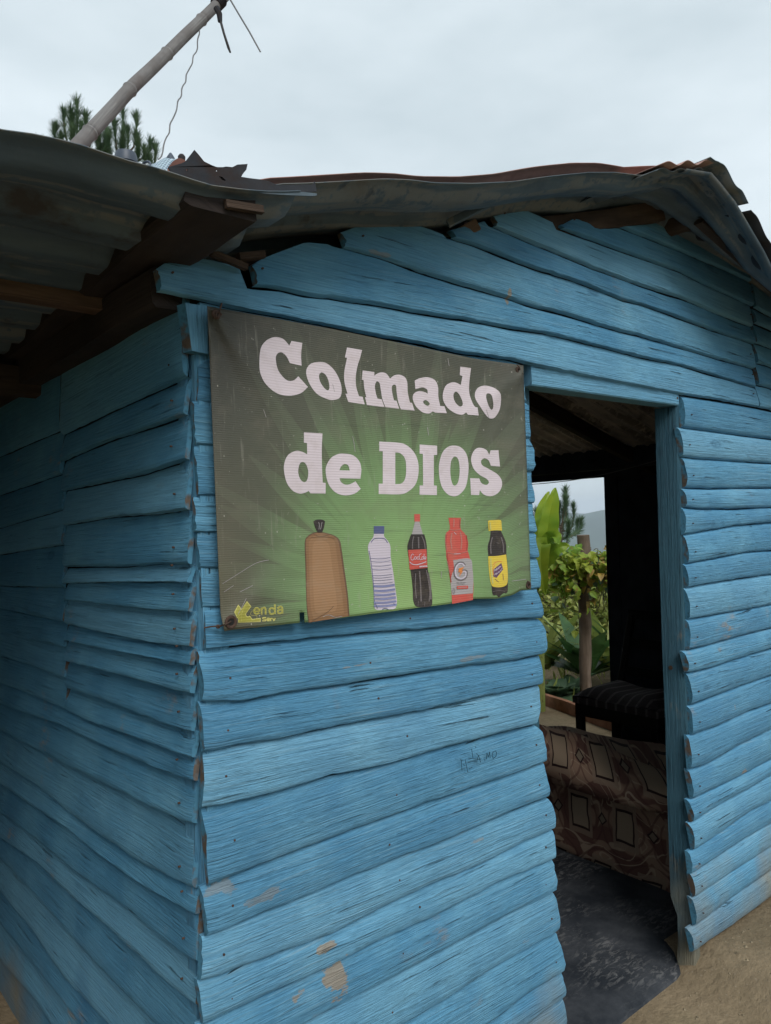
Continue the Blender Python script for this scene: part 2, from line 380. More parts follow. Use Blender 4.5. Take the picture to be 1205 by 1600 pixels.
# concrete slab
def slab_mat():
    n = NT('worn dark concrete floor', .75, .25); a = n.noise(n.pos(), 5, 7, .68); b = n.noise(n.map('Object', (22, 60, 1)), 1, 5, .7, .6)
    c = n.mix(n.ramp(a, [(.4, 0), (.7, 1)]), (.016, .020, .026), (.055, .06, .068))
    sc = n.math('MULTIPLY', n.ramp(b, [(.50, 0), (.60, 1)]), n.ramp(n.noise(n.pos(), 3.2, 3), [(.46, 0), (.60, .5)]))
    c = n.mix(sc, c, (.20, .20, .20)); n.col(c); n.bump(n.math('ADD', a, sc), .5, .006); return n.m
M['slab'] = slab_mat()
SE = sorted((q.x, q.y) for q in (gp(a, b, .012) for a, b in P("1082,1490 1066,1506 1050,1522 1025,1544 985,1570 940,1598 900,1625 880,1640 850,1665")))
mb = MB(); vs = []; NS = 150
for i in range(NS+1):
    x = .02+i*3.78/NS; ye = .03
    if SE[0][0] < x < SE[-1][0]: ye = min(.03, interp(SE, x)+.012*noise.noise(Vector((x*9, 0, 8)))+.006*noise.noise(Vector((x*40, 0, 8))))
    for y, z in ((ye-.02, -.03), (ye, .006), (ye+.02, .013), (.1, .022), (3.42, .022)): vs.append((x, y, z))
mb.add(vs, [(i*5+j, (i+1)*5+j, (i+1)*5+j+1, i*5+j+1) for i in range(NS) for j in range(4)])
tag(mb.build('floor', M['slab']), kind='structure', label='dark scuffed concrete floor of the hut')

# =================================================================== HUT
hut = empty('wooden_hut', (0, 0, 0), 'blue painted wooden plank shop hut with rusty corrugated metal roof', 'hut')
YF = -.028       # plane the front board edges are traced on
f3 = lambda s, o, z: (s, -o, z)
mb = MB()
WIDTH = 3.8
# --- gable boards, lower edges traced along the long front face
G = {}
G[0] = "252,454 295,464 325,469 374,482 444,494 519,509 575,521 649,534 724,551 799,561 830,569 929,590 1005,604 1061,615 1117,623 1205,639"
G[1] = "402,447 444,451 481,461 519,465 550,470.5 600,477 649,487 724,498 799,512 855,520 929,538 1005,558 1061,569 1117,585.5 1181,605"
G[2] = "541,386 600,402 662,424.5 724,444 799,465.5 830,477 880,488 954,512 1005,525 1052,539 1117,558 1181,576"
G[3] = "712,372 749,383 799,403 842,419.5 904,439 979,469 1005,475 1061,495 1117,516 1181,537"
G[4] = "778,353.5 830,377 880,397 929,418 1005,446 1071,466.5 1117,487 1177,510"
G[5] = "882,357 929,375 1004,402 1066,424 1099,441 1136,458 1179,478"
G[6] = "956,346 979,357 1029,376 1086,400 1136,420.6 1174,439"
gl = {k: front_line(v, YF) for k, v in G.items()}
def sx(px, py, y=YF): return fp(px, py, y).x
# left end outlines (px): bottom point ... top
gends = {0: P("252,454 247,432 258,410 300,402 330,401"), 1: P("402,447 397,412 420,400 485,376"), 2: P("541,386 538,362 560,353 618,334"),
         3: P("712,372 710,355 765,344"), 4: P("778,352 782,334 820,324"), 5: P("882,357 890,345 920,336"), 6: P("958,347 961,330 1000,325")}
# tops of each board left of where the next one starts: roof-cut outline
gtop = {0: "247,425 258,410 300,402 330,401 392,415", 1: "398,412 420,400 485,376 541,381", 2: "538,362 560,353 618,333 650,345 712,369",
        3: "710,357 765,343 780,349", 4: "780,336 820,323 850,335 884,350", 5: "884,350 900,341 920,335 958,336", 6: "960,331 1000,325 1068,356 1119,378 1187,425 1205,440"}
for k in range(7):
    lo = gl[k]; top = front_line(gtop[k], YF); nx = gl.get(k+1)
    x0 = lo[0][0]; x1 = lo[-1][0] if k else fp(1186, 632, YF).x
    xn = nx[0][0] if nx else 99
    def up(s, lo=lo, top=top, nx=nx, xn=xn, k=k):
        if s >= xn: return interp(nx, s)-.001
        tz = interp(top, s) if top[0][0] <= s <= top[-1][0] else (top[0][1] if s < top[0][0] else top[-1][1])
        if s > xn-.03: tz = min(tz, interp(nx, xn)-.001)
        return max(tz, interp(lo, s)+.012)
    N = int((x1-x0)/.016)
    plank(mb, f3, lambda s, lo=lo: interp(lo, s), up, lambda v, x0=x0: x0-.004+.006*math.sin(v*3), lambda v, x1=x1: x1, .031, .016, .003, 10+k, nlen=N)
    for q in range(5):
        s = x0+.03+q*(x1-x0-.06)/4+random.uniform(-.02, .02); z = interp(lo, s)+.035+random.uniform(0, .03)
        (nail(mb, Vector((s, -.0305, z)), (0, -1, 0), .0023) if q in (0, 4) else None)
# boards right of the joint near the frame edge, up to the eave
JX = fp(1184, 560, YF).x
rj = ["1183,504 1205,513.5", "1184,535 1205,542", "1183,566 1205,571.5", "1186,600.6 1205,605"]
rj = ["1179,478 1205,493"]+rj+["1187,636 1205,639"]
rjl = [front_line(a, YF) for a in rj]
rjl = [[(l[0][0], l[0][1]), (l[1][0], l[1][1]), (WIDTH, l[1][1]-.05*(WIDTH-l[1][0])-.02*i)] for i, l in enumerate(rjl)]
roofR = lambda x: interp([(1.5, 2.61), (2.0, 2.585), (2.4, 2.55), (2.66, 2.50), (WIDTH, 1.96)], x)
topr = [(JX, 2.50), (WIDTH, 1.90)]
for k in range(len(rjl)):
    lo = rjl[k]; upl = rjl[k-1] if k else None
    def up(s, upl=upl, lo=lo): return min((interp(upl, s)-.001) if upl else 9, max(roofR(s), interp(lo, s)+.002)) 
    plank(mb, f3, lambda s, lo=lo: min(interp(lo, s), roofR(s)-.003), up, lambda v: JX+.005, lambda v: WIDTH+.03, .030, .012, .004, 30+k)
# --- boards left of the doorway
redge = sorted([(q.z, q.x) for q in (fp(a, b, YF) for a, b in P("823,575 826,620 834,632 833,655 836,684 840,700 841,737 836,745 842,786 838,800 846,832 843,845 848,870 850,919 845,926 850,945 850,965 856,985 856,1018 850,1026 850,1068 846,1110 842,1132 852,1142 858,1190 855,1202 862,1247 869,1265 871,1300 870,1340 872,1393 877,1440 876,1457 885,1500 884,1530 888,1600 889,1660"))])
FL = ["322,553 830,627", "313,625 836,684", "310,694 841,737", "318,775 843,786", "310,832 846,832", "320,889 848,872", "325,951 600,940 850,920",
 "325,1016 375,1010 449,1002 524,995 599,987 650,985 700,980 762,972 812,967 849,967",
 "320,1098 387,1097 449,1083 524,1074 599,1061 675,1049 749,1039 812,1032 854,1023",
 "322,1178 375,1166 449,1155 524,1137 599,1123 675,1109 737,1094 812,1078 841,1072",
 "317,1265 375,1255 450,1235 525,1212 600,1198 675,1176 749,1156 812,1139 841,1133",
 "334,1385 400,1357 475,1329 550,1300 600,1282 679,1253 757,1227 810,1209 855,1193",
 "336,1462 400,1435 475,1405 525,1382 600,1352 634,1337 679,1323 757,1288 823,1261 860,1247",
 "319,1535 387,1510 462,1482 525,1460 600,1420 679,1382 757,1351 823,1316 870,1297",
 "322,1602 450,1542 510,1515 600,1469 679,1435 731,1406 784,1377 869,1343",
 "322,1678 482,1600 550,1562 600,1537 666,1503 757,1453 823,1416 872,1393",
 "322,1768 639,1600 705,1561 784,1508 836,1479 876,1457", "322,1862 778,1595 823,1558 883,1521", "322,1945 831,1600 862,1576 885,1560", "322,2020 887,1606", "322,2100 888,1650"]
lefts = [322, 313, 310, 314, 309, 316, 321, 323, 319, 320, 317, 328, 326, 314, 319, 319, 319, 320, 320, 320, 320]
fl = [front_line(a, YF) for a in FL]
for k, lo in enumerate(fl):
    upl = fl[k-1] if k else gl[0]
    a = P(FL[k])[0]; x0 = sx(lefts[k], a[1]); 
    big = k >= 7
    def s1(v, lo=lo, upl=upl):
        z0 = interp(lo, 1.08); z1 = interp(upl, 1.08); return interp(redge, z0+(z1-z0)*v)-.004*(2*abs(v-.5))**3
    def s0(v, x0=x0, k=k): return x0+(.012*v if k % 3 == 1 else -.006*v)*(1 if k > 9 else .3)
    plank(mb, f3, lambda s, lo=lo: interp(lo, s), lambda s, upl=upl: interp(upl, s)+.0005, s0, s1,
          .024 if big else .018, .011, .009 if big else .004, 60+k, M_=12)
    if big:
        for s in (x0+.05+random.uniform(0, .02), s1(.5)-.035-random.uniform(0, .02), .5+random.uniform(-.1, .1)):
            z = (interp(lo, s)*.55+interp(upl, s)*.45)+random.uniform(-.01, .01); nail(mb, Vector((s, -.0265, z)), (0, -1, 0), .0024)
# --- boards right of the doorway: round slabs
RR = [("1068,666 1097,670 1144,676.5 1205,684", 1074), ("1066,712 1097,715.6 1144,719 1205,722.6", 1071), ("1072,762 1113,763 1205,762", 1077), ("1072,791 1097,795 1144,795 1205,793", 1076),
 ("1081,835 1113,829 1160,821 1205,817", 1076), ("1082,881 1129,872 1176,863 1205,861", 1080), ("1074,920 1113,912.6 1160,905 1205,899", 1080), ("1080,969 1113,964 1160,955.6 1205,947", 1082),
 ("1083,1016.5 1113,1009 1160,995 1205,984", 1083), ("1082,1052.5 1113,1046 1160,1030 1205,1016.6", 1079), ("1087,1103 1113,1093 1147,1080 1205,1059", 1085), ("1087,1150 1129,1136 1176,1113 1205,1103", 1087),
 ("1085,1204 1113,1196 1160,1167.5 1205,1144", 1085), ("1086,1252 1113,1239 1160,1216 1205,1192.5", 1087), ("1087,1289 1129,1260 1176,1235 1205,1216", 1087), ("1088,1333 1129,1305 1176,1272 1205,1256.6", 1089),
 ("1085,1369.5 1113,1351 1144,1330 1205,1292", 1086), ("1090,1406 1129,1380 1160,1358.6 1205,1330", 1090), ("1095,1449 1129,1423 1176,1387.5 1205,1367", 1092), ("1087,1494 1105,1480 1144,1453 1176,1430 1205,1408", 1088)]
YR = -.038
g0r = [(q.x, q.z) for q in (fp(a, b, YR) for a, b in P("1005,604 1061,615 1117,623 1205,639"))]
prev = g0r[:3]+[(WIDTH+.1, g0r[3][1]-.02)]
prev = [g0r[1], g0r[2], g0r[3], (WIDTH+.1, g0r[3][1]-.03)]
for k, (tr, ex) in enumerate(RR):
    lo = front_line(tr, YR); sl_ = (lo[-1][1]-lo[-2][1])/(lo[-1][0]-lo[-2][0])
    # continue to the far corner, flattening out
    tgt = 1.93-.098*(k+1) if k < 19 else .0
    lo.append((WIDTH+.1, lo[-1][1]*.96+tgt*.04-.005))
    x0 = fp(ex, P(tr)[0][1]-20, YR).x
    plank(mb, f3, lambda s, lo=lo: interp(lo, s), lambda s, pr=prev: interp(pr, s)+.0005,
          lambda v, x0=x0, k=k: x0+.008*(.5-v)*(1 if k % 4 else -1), lambda v: WIDTH+.03, .019, .010, .017, 100+k, M_=12)
    nail(mb, Vector((x0+.035, -.037, interp(lo, x0)*.6+interp(prev, x0)*.4)), (0, -1, 0), .0022)
    prev = lo
# short upright board at the top of the corner
c0 = fp(290, 470, -.03); c1 = fp(325, 470, -.03); c2 = fp(325, 553, -.03); c3 = fp(300, 548, -.03)
vs = [Vector((c0.x, -.029, c0.z-.004)), Vector((c1.x, -.029, c1.z-.010)), Vector((c2.x, -.030, c2.z)), Vector((c3.x, -.030, c3.z))]
vs += [Vector((v.x-(.006 if i in (0, 3) else 0), -.004, v.z)) for i, v in enumerate(vs)]
mb.add(vs, [(0, 3, 2, 1), (0, 4, 7, 3), (3, 7, 6, 2), (1, 2, 6, 5)], [0, 1, 1, 0], [(v.z*1, v.x) for v in vs])
# scratched writing on the eighth board
def strokes(mb, pts_list, to, w, mi=0):
    for st in pts_list:
        for a, b in zip(st[:-1], st[1:]):
            dx, dy = b[0]-a[0], b[1]-a[1]; l = math.hypot(dx, dy) or 1; nx, ny_ = -dy/l*w/2, dx/l*w/2
            ex, ey = dx/l*w*.25, dy/l*w*.25
            mb.add([to(a[0]-ex+nx, a[1]-ey+ny_), to(b[0]+ex+nx, b[1]+ey+ny_), to(b[0]+ex-nx, b[1]+ey-ny_), to(a[0]-ex-nx, a[1]-ey-ny_)], [(0, 1, 2, 3)], mi)
scr = [[(721,1187),(722,1204)],[(719,1187),(724,1188)],[(724,1195),(727,1196)],[(727,1187),(729,1197),(731,1206)],[(737,1170),(739,1184)],[(743,1167),(744,1168)],[(745,1177),(746,1180)],
       [(732,1186),(740,1185),(746,1184)],[(731,1192),(738,1190),(744,1189)],[(733,1201),(738,1199)],[(748,1180),(745,1190)],[(748,1180),(751,1191)],[(745,1187),(752,1186)],[(760,1186),(761,1176),(763,1183),(765,1175),(766,1184)],[(757,1187),(758,1188)],
       [(770,1176),(774,1173),(776,1176),(775,1182),(771,1185),(769,1181),(770,1176)]]
strokes(mb, scr, lambda a, b: fp(a, b, -.0375), 1.1, 3)
M['scratch'] = plain('pencil dark scratch', (.02, .06, .09), .8, .1)
tag(mb.build('front_wall', [M['blue'], M['end'], M['rustywire'], M['scratch']], hut))

# --- side wall
XS = -.026
s3 = lambda s, o, z: (-o, s, z)
SL = ["0,711 96,669", "0,772 96,739", "0,824 96,795", "0,866 96,851", "0,916 93,919", "0,952 88,971", "0,990 88,1010", "0,1024 96,1058.5", "0,1069 41,1084.5 96,1108"]   # left of the joint
SR = ["106,673 165,644 239,610 300,582", "101,717 159,691 226,669 295,644", "101,766 133,759 220,741 297,715", "101,820 173,808 239,804 296,796", "96,886 192,886 246,882 297,883",
 "96,912 178,910 260,910 309,912", "110,939 170,946 233,953 298,957", "93,974 164,990 233,1005 297,1012", "93,1000 164,1015 233,1028 309,1043", "96,1032.5 164,1049 219,1065 300,1086",
 "96,1073.6 164,1095.5 246,1128 298,1145"]
SF = ["0,1069 41,1084.5 96,1108 137,1127 219,1156 303,1187", "0,1099.6 41,1114.6 96,1134 129,1150 169,1168 239,1200.6 309,1224.5", "0,1142 56,1172.5 98,1195 169,1229 225,1258 302,1290.6",
 "0,1192 56,1228 112,1276 169,1316 225,1354 298,1389", "0,1226 28,1245 98,1290 155,1338 225,1386 305,1431", "0,1271 70,1324 127,1372 197,1420 253,1470 304,1504", "0,1310 56,1347 112,1403 169,1451 253,1530 305,1572",
 "0,1344 56,1400 112,1468 183,1544 239,1600 305,1660", "0,1395 50,1455 100,1530 305,1745", "0,1445 56,1516 98,1566 305,1838", "0,1501 56,1566 305,1945", "0,1556 305,2060"]
jy = sp(96, 900, XS).y
YB = 3.45
def ext(l, z_far=None):
    """continue a side line to the back corner"""
    a = l[-1]; s = (l[-1][1]-l[-2][1])/(l[-1][0]-l[-2][0]); s = max(-.04, min(.04, s)); return l+[(YB, a[1]+s*(YB-a[0]))]
def mono(ls):
    out = []
    for l in ls: out.append(l)
    return out
mb = MB()
sr = [side_line(a, XS) for a in SR]; slf = [ext(side_line(a, XS)) for a in SL]; sf = [ext(side_line(a, XS)) for a in SF]
ztop = lambda s: 2.135+.0*s
topl = [(0, 2.15), (YB, 2.15)]
yend = lambda px, py: max(.001+.006*((px*7) % 3)/3, sp(px, py, XS).y)
ends_r = [300, 296, 297, 296, 297, 301, 298, 297, 300, 300, 298]
for k, lo in enumerate(sr):
    upl = sr[k-1] if k else topl
    y0 = yend(ends_r[k], P(SR[k])[-1][1])
    plank(mb, s3, lambda s, lo=lo: interp(lo, s), lambda s, upl=upl: interp(upl, s)+.0005, lambda v, y0=y0: y0+.006*v-.002, lambda v: jy-.003, .027, .009, .003, 140+k, rag=.0012)
for k, lo in enumerate(slf):
    upl = slf[k-1] if k else topl
    if k == 8: lo = sf[0]
    plank(mb, s3, lambda s, lo=lo: interp(lo, s), lambda s, upl=upl: interp(upl, s)+.0005, lambda v: jy+.003, lambda v: YB, .025, .009, .003, 160+k, rag=.0012)
# last boards under the joint
plank(mb, s3, lambda s: interp(sf[0], s), lambda s: interp(sr[-1], s)+.0005, lambda v: yend(303, 1187), lambda v: jy-.003, .027, .009, .003, 175)
ends_f = [303, 303, 302, 298, 303, 304, 305, 304, 304, 304, 304, 304]
for k in range(1, len(sf)):
    lo = sf[k]; upl = sf[k-1]; y0 = yend(ends_f[k], P(SF[k])[-1][1])
    plank(mb, s3, lambda s, lo=lo: interp(lo, s), lambda s, upl=upl: interp(upl, s)+.0005, lambda v, y0=y0, k=k: y0+.014*(v-.4)*(1 if k % 2 else .2), lambda v: YB, .026, .009, .004, 180+k, rag=.0014)
for k, lo in enumerate(sr+sf[1:]):
    y = .045+random.uniform(0, .02); nail(mb, Vector((-.028, y, interp(lo, y)+.035)), (-1, 0, 0), .0022)
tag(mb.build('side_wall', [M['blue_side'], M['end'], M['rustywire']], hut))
# --- corner post
mb = MB()
mb.bar((.028, .018, -.05), (.028, .018, 2.0), .062, .062, 0, up=Vector((0, 1, 0)), n=50, wob=.005, seed=3)
mb.bar((-.012, .034, -.05), (-.006, .034, 2.05), .012, .04, 0, up=Vector((0, 1, 0)), n=60, wob=.008, seed=9)
tag(mb.build('corner_post', [M['blue'], M['end']], hut))
# --- inner linings / other walls (dark inside)
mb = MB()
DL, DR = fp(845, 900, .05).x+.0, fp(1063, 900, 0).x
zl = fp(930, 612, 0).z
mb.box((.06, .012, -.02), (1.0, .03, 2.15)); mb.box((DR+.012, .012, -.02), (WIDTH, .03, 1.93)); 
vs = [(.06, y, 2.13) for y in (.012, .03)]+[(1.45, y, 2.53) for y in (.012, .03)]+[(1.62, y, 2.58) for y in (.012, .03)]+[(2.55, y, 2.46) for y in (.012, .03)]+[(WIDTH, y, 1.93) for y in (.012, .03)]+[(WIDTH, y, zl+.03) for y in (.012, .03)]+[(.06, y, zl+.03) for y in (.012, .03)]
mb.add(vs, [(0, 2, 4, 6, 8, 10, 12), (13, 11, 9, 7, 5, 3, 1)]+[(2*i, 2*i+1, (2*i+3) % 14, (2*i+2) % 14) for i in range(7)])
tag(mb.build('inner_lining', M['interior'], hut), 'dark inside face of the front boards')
def wallbox(name, boxes, mat):
    mb = MB()
    for a, b in boxes: mb.box(a, b)
    return mb.build(name, mat, hut, smooth=False)
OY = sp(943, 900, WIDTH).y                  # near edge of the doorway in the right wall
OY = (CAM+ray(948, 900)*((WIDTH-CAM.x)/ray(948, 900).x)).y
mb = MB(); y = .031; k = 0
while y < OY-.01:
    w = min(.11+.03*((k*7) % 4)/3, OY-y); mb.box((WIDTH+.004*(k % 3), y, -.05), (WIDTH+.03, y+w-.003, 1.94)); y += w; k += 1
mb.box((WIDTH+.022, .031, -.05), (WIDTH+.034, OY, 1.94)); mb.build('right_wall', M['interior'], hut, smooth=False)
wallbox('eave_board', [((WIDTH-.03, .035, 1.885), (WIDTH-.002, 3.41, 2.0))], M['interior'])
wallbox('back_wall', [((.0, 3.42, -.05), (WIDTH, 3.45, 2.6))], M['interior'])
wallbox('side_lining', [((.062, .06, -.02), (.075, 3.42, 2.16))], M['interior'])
# --- door frame
mb = MB()
lt0 = fp(831, 560, -.012); lt1 = fp(833, 603, -.012); lt2 = fp(1060, 634, -.012)
rows = []
mbk = MB()
def lint(u, v):
    x = lt0.x-.01+(DR+.0-lt0.x+.01)*u
    z1 = lt1.z+(lt2.z-lt1.z)*u; z0 = z1+.085
    return x, z1, z0
vs = []
for i in range(21):
    x, z1, z0 = lint(i/20, 0); w = .0015*noise.noise(Vector((x*9, 0, 0)))
    for (y, z) in ((-.016+w, z0), (-.018+w, z1+.004), (-.014, z1), (.055, z1+.002), (.055, z0)): vs.append((x, y, z))
fs = [(i*5+j, (i+1)*5+j, (i+1)*5+(j+1) % 5, i*5+(j+1) % 5) for i in range(20) for j in range(5)]+[(0, 1, 2, 3, 4), (104, 103, 102, 101, 100)]
mb.add(vs, fs, 0, [(v[0], v[2]+v[1]) for v in vs])
nail(mb, Vector((fp(1058, 622, -.016).x, -.017, fp(1058, 622, -.016).z)), (0, -1, 0), .004, 1)
df = empty('door_frame', (0, 0, 0)); df.parent = hut
tag(mb.build('lintel', [M['blue'], M['rustywire']], df))
mb = MB()
vs = []; H = lt2.z
zs = [-.03, .05, .10, .16, .19, .215, .25, .4, .6, .75, .9, 1.1, 1.3, 1.5, 1.7, 1.9, H]
jb = fp(1062, 900, 0).x
for i, z in enumerate(zs):
    bk = .075+.003*noise.noise(Vector((z*3, 1, 1)))
    if z < .2: bk -= .022 if z > .06 else .018
    elif z < .22: bk -= .012
    lean = 0
    for (x, y) in ((jb, -.004), (jb+.003, -.009), (jb+.036, -.009), (jb+.038, bk), (jb, bk)): vs.append((x+.002*noise.noise(Vector((z*4, y*20, 0))), y, z))
n_ = len(zs)
mb.add(vs, [(i*5+j, i*5+(j+1) % 5, (i+1)*5+(j+1) % 5, (i+1)*5+j) for i in range(n_-1) for j in range(5)], 0, [(v[2], v[0]+v[1]) for v in vs])
k_ = Vector((jb-.001, .045, sp(1040, 1042, jb).z)); nail(mb, k_, (-1, 0, 0), .008, 1)
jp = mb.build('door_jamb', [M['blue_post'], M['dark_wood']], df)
mb = MB(); mb.bar((1.045, .055, 0), (1.045, .055, lt1.z+.01), .05, .05, 0, up=Vector((0, 1, 0)), n=20, wob=.002)
mb.build('door_jamb', [M['blue_post']], df)

# =================================================================== ROOF
def rib(y, pitch=.17, h=.026):
    t = (y/pitch) % 1.0
    if t < .18: return h*t/.18
    if t < .42: return h
    if t < .60: return h*(1-(t-.42)/.18)
    return 0
def wav(y, pitch=.092, h=.016): return h*math.sin(2*math.pi*y/pitch)
def roof_sheet(name, xs, ys, zf, mat, par=hut, prof=rib, edge=None, th=.0016, label=None, nx=None):
    nx = nx or max(4, int((xs[1]-xs[0])/.05)); pit = .17 if prof is rib else .092
    step = .0136 if prof is rib else .0095
    nyy = int((ys[1]-ys[0])/step)
    mb = MB()
    def fn(u, v):
        x = xs[0]+(xs[1]-xs[0])*u; y0 = ys[0]+(edge(x) if edge else 0); y = y0+(ys[1]-y0)*v
        return Vector((x, y, zf(x, y)+prof(y-ys[0]+.055)))
    mb.grid(fn, nx, nyy, 0, lambda u, v: (u*(xs[1]-xs[0]), v*(ys[1]-ys[0])))
    o = mb.build(name, mat, par, angle=60)
    md = o.modifiers.new('thick', 'SOLIDIFY'); md.thickness = th; md.offset = 1
    if label: o['label'] = label
    return o
YL = -.30; YM = -.24
leanT = front_line("-400,160 -120,180 -50,192 0,203 60,212 120,226 170,243 210,256 250,265 290,279 330,291 380,297 430,300 500,296", YL)
mainT = front_line("330,300 400,300 440,291 520,286 600,282 640,283 680,288 740,290 800,287 870,278 920,271 960,271 1000,277 1045,272", YM)
def sm(a, b, t): t = max(0, min(1, (t-a)/(b-a))); return t*t*(3-2*t)
def zlean(x, y):
    e = interp(leanT, max(x, -.95)) if x > -.95 else interp(leanT, -.95)-.10*(-.95-x)
    flat = 2.155+.03*x
    return e+(flat-e)*sm(YL, YL+.9, y)*.8+.006*noise.noise(Vector((x*3, y*2, 4)))-.026
def zmain(x, y):
    e = interp(mainT, x); b = 2.20+.285*x
    return e+(b-e)*sm(YM, YM+.7, y)*.7+.005*noise.noise(Vector((x*4, y*3, 2)))-.022
lx1 = fp(470, 296, YL).x
roof_sheet('roof_sheet', (-2.3, lx1), (YL, 3.6), zlean, M['sheet'], nx=70, label='low left roof sheet with flaking paint under the overhang')
mx1 = fp(1050, 272, YM).x
roof_sheet('roof_sheet', (fp(385, 300, YM).x, mx1+.05), (YM, 3.6), zmain, M['sheet'], nx=60, label='main corrugated sheet over the front wall')
# a red rusted sheet lies on top, its edge set back and slightly lifted
def ztop_(x, y): return zmain(x, y)+.026+.012*sm(.3, .9, x)+.003*math.sin(x*7)+.006*max(0, math.sin(x*2.2))+.006*sm(YM, YM+.5, y)
roof_sheet('roof_sheet', (fp(425, 286, YM).x, mx1+.02), (YM+.05, 3.6), ztop_, M['sheet_top'], nx=50, label='red rusted sheet on top of the main roof')
# right slope
RX = fp(1100, 256, -.30).x; RZ = fp(1100, 256, -.30).z
VR = front_line('1112,253 1120,262 1150,300 1195,378 1215,420', -.30); VR.append((WIDTH+.3, 1.90))
WL = [(1.3, 2.60), (1.55, 2.635), (2.0, 2.60), (2.4, 2.565), (2.66, 2.52), (WIDTH, 1.985)]; DL_ = [(1.3, 2.56), (1.55, 2.63), (WIDTH, 1.975)]
def zright(x, y):
    e = (interp(VR, x) if x > VR[0][0] else VR[0][1]-.2*(VR[0][0]-x))-.018; w = interp(WL, x); d = interp(DL_, x)
    return e+(w-e)*sm(-.3, -.02, y)+(d-w)*sm(.1, .8, y)
roof_sheet('roof_sheet', (RX-.10, WIDTH+.06), (-.30, .52), lambda x, y: zright(x, y)-.006, [M['sheet']], prof=wav, nx=50, label='dark front sheet of the right hand roof slope')
roof_sheet('roof_sheet', (RX-.10, WIDTH+.06), (.38, 3.6), zright, [M['sheet_in']], prof=wav, nx=50, label='right hand roof slope seen from below')  # same slope continued in the lightened copy of the sheet
def zcap(x, y): return RZ+.012-.32*abs(x-RX)+.004*noise.noise(Vector((x*9, y*5, 0)))
# ridge cap sheets, crumpled, overlapping
def crump(xa, xb, ya, yb, zo, tilt, mat, seed, name='roof_sheet', zf=None):
    mb = MB()
    def fn(u, v):
        x = xa+(xb-xa)*u; y = ya+(yb-ya)*v
        return Vector((x, y, (zf(x, y) if zf else RZ-tilt*(x-RX))+zo+.010*noise.noise(Vector((x*8, y*3, seed)))+.006*math.sin(x*60)))
    mb.grid(fn, 24, 20); o = mb.build(name, mat, hut); md = o.modifiers.new('t', 'SOLIDIFY'); md.thickness = .002; return o
crump(RX-.24, VR[0][0]+.01, -.31, 1.5, .004, -.30, M['sheet_top'], 1)
crump(RX-.26, VR[0][0]-.03, -.29, 1.6, -.014, -.28, M['sheet'], 2)
crump(RX+.0, RX+.24, -.32, 1.5, .016, 0, M['sheet'], 3, zf=zright)
crump(RX+.26, RX+.52, -.318, 1.2, .012, 0, M['scrap'], 5, zf=zright)
# roof timbers
def timber(name, p, q, w, h, mat, seed=0, wob=.004, n=16, up=Vector((0, 0, 1))):
    mb = MB(); mb.bar(p, q, w, h, 0, n=n, wob=wob, seed=seed, up=up); return mb.build(name, mat, hut)
def log(name, p, q, r, mat, seed=0, n=24):
    mb = MB(); p = Vector(p); q = Vector(q)
    mb.tube([p+(q-p)*(i/n) for i in range(n+1)], [r*(1+.06*math.sin(i*1.3+seed)) for i in range(n+1)], 0, 14, bump=.16, seed=seed); return mb.build(name, mat, hut)
pe = fp(372, 352, -.26)
timber('wall_plate', (pe.x-.035, -.275, 2.150), (.0, 3.45, 2.135), .13, .062, M['plate_wood'], 2, .012, 60)
timber('wall_plate', (-.03, .012, 2.075), (-.03, 3.40, 2.085), .10, .075, M['plate_wood'], 12, .008, 50)
re_ = fp(1078, 342, -.10)
log('ridge_pole', re_, (re_.x+.02, 3.45, re_.z+.02), .036, M['dark_wood'], 1)
e0 = fp(1000, 322, -.02); e1 = fp(1055, 323, -.10)
timber('rafter', (.9, .035, 2.40), (e1.x, -.045, e1.z), .03, .062, M['dark_wood'], 4)
timber('rafter', (.05, .10, 2.13), (1.42, .10, 2.545), .05, .06, M['dark_wood'], 5)
timber('rafter', (RX+.05, .055, zright(RX+.05, 0)-.05), (2.6, .055, zright(2.6, 0)-.05), .04, .05, M['dark_wood'], 6)
ra, rb = fp(1092, 340, -.14), fp(1215, 452, -.14); timber('rafter', ra, rb+(rb-ra)*.5, .03, .045, M['dark_wood'], 16)
for yy in (1.25, 2.4):
    timber('rafter', (RX, yy, zright(RX, 1)-.06), (WIDTH, yy, zright(WIDTH, 1)-.06), .05, .08, M['dark_wood'], 7+yy)
    timber('rafter', (.04, yy, 2.13), (RX, yy, RZ-.09), .05, .08, M['dark_wood'], 8+yy)
for xx in (RX+.62, RX+1.5):
    timber('purlin', (xx, .06, zright(xx, 0)-.045), (xx, 3.45, zright(xx, 3)-.045), .035, .05, M['dark_wood'], xx*3)
for xx in (.5, 1.05):
    timber('purlin', (xx, .04, zmain(xx, .04)-.03), (xx, 3.45, zmain(xx, 3)-.03), .04, .05, M['dark_wood'], xx*5)
timber('beam', (WIDTH-.25, .04, 1.985), (WIDTH-.25, 3.41, 1.985), .05, .13, M['interior'], 3, .005, 20)
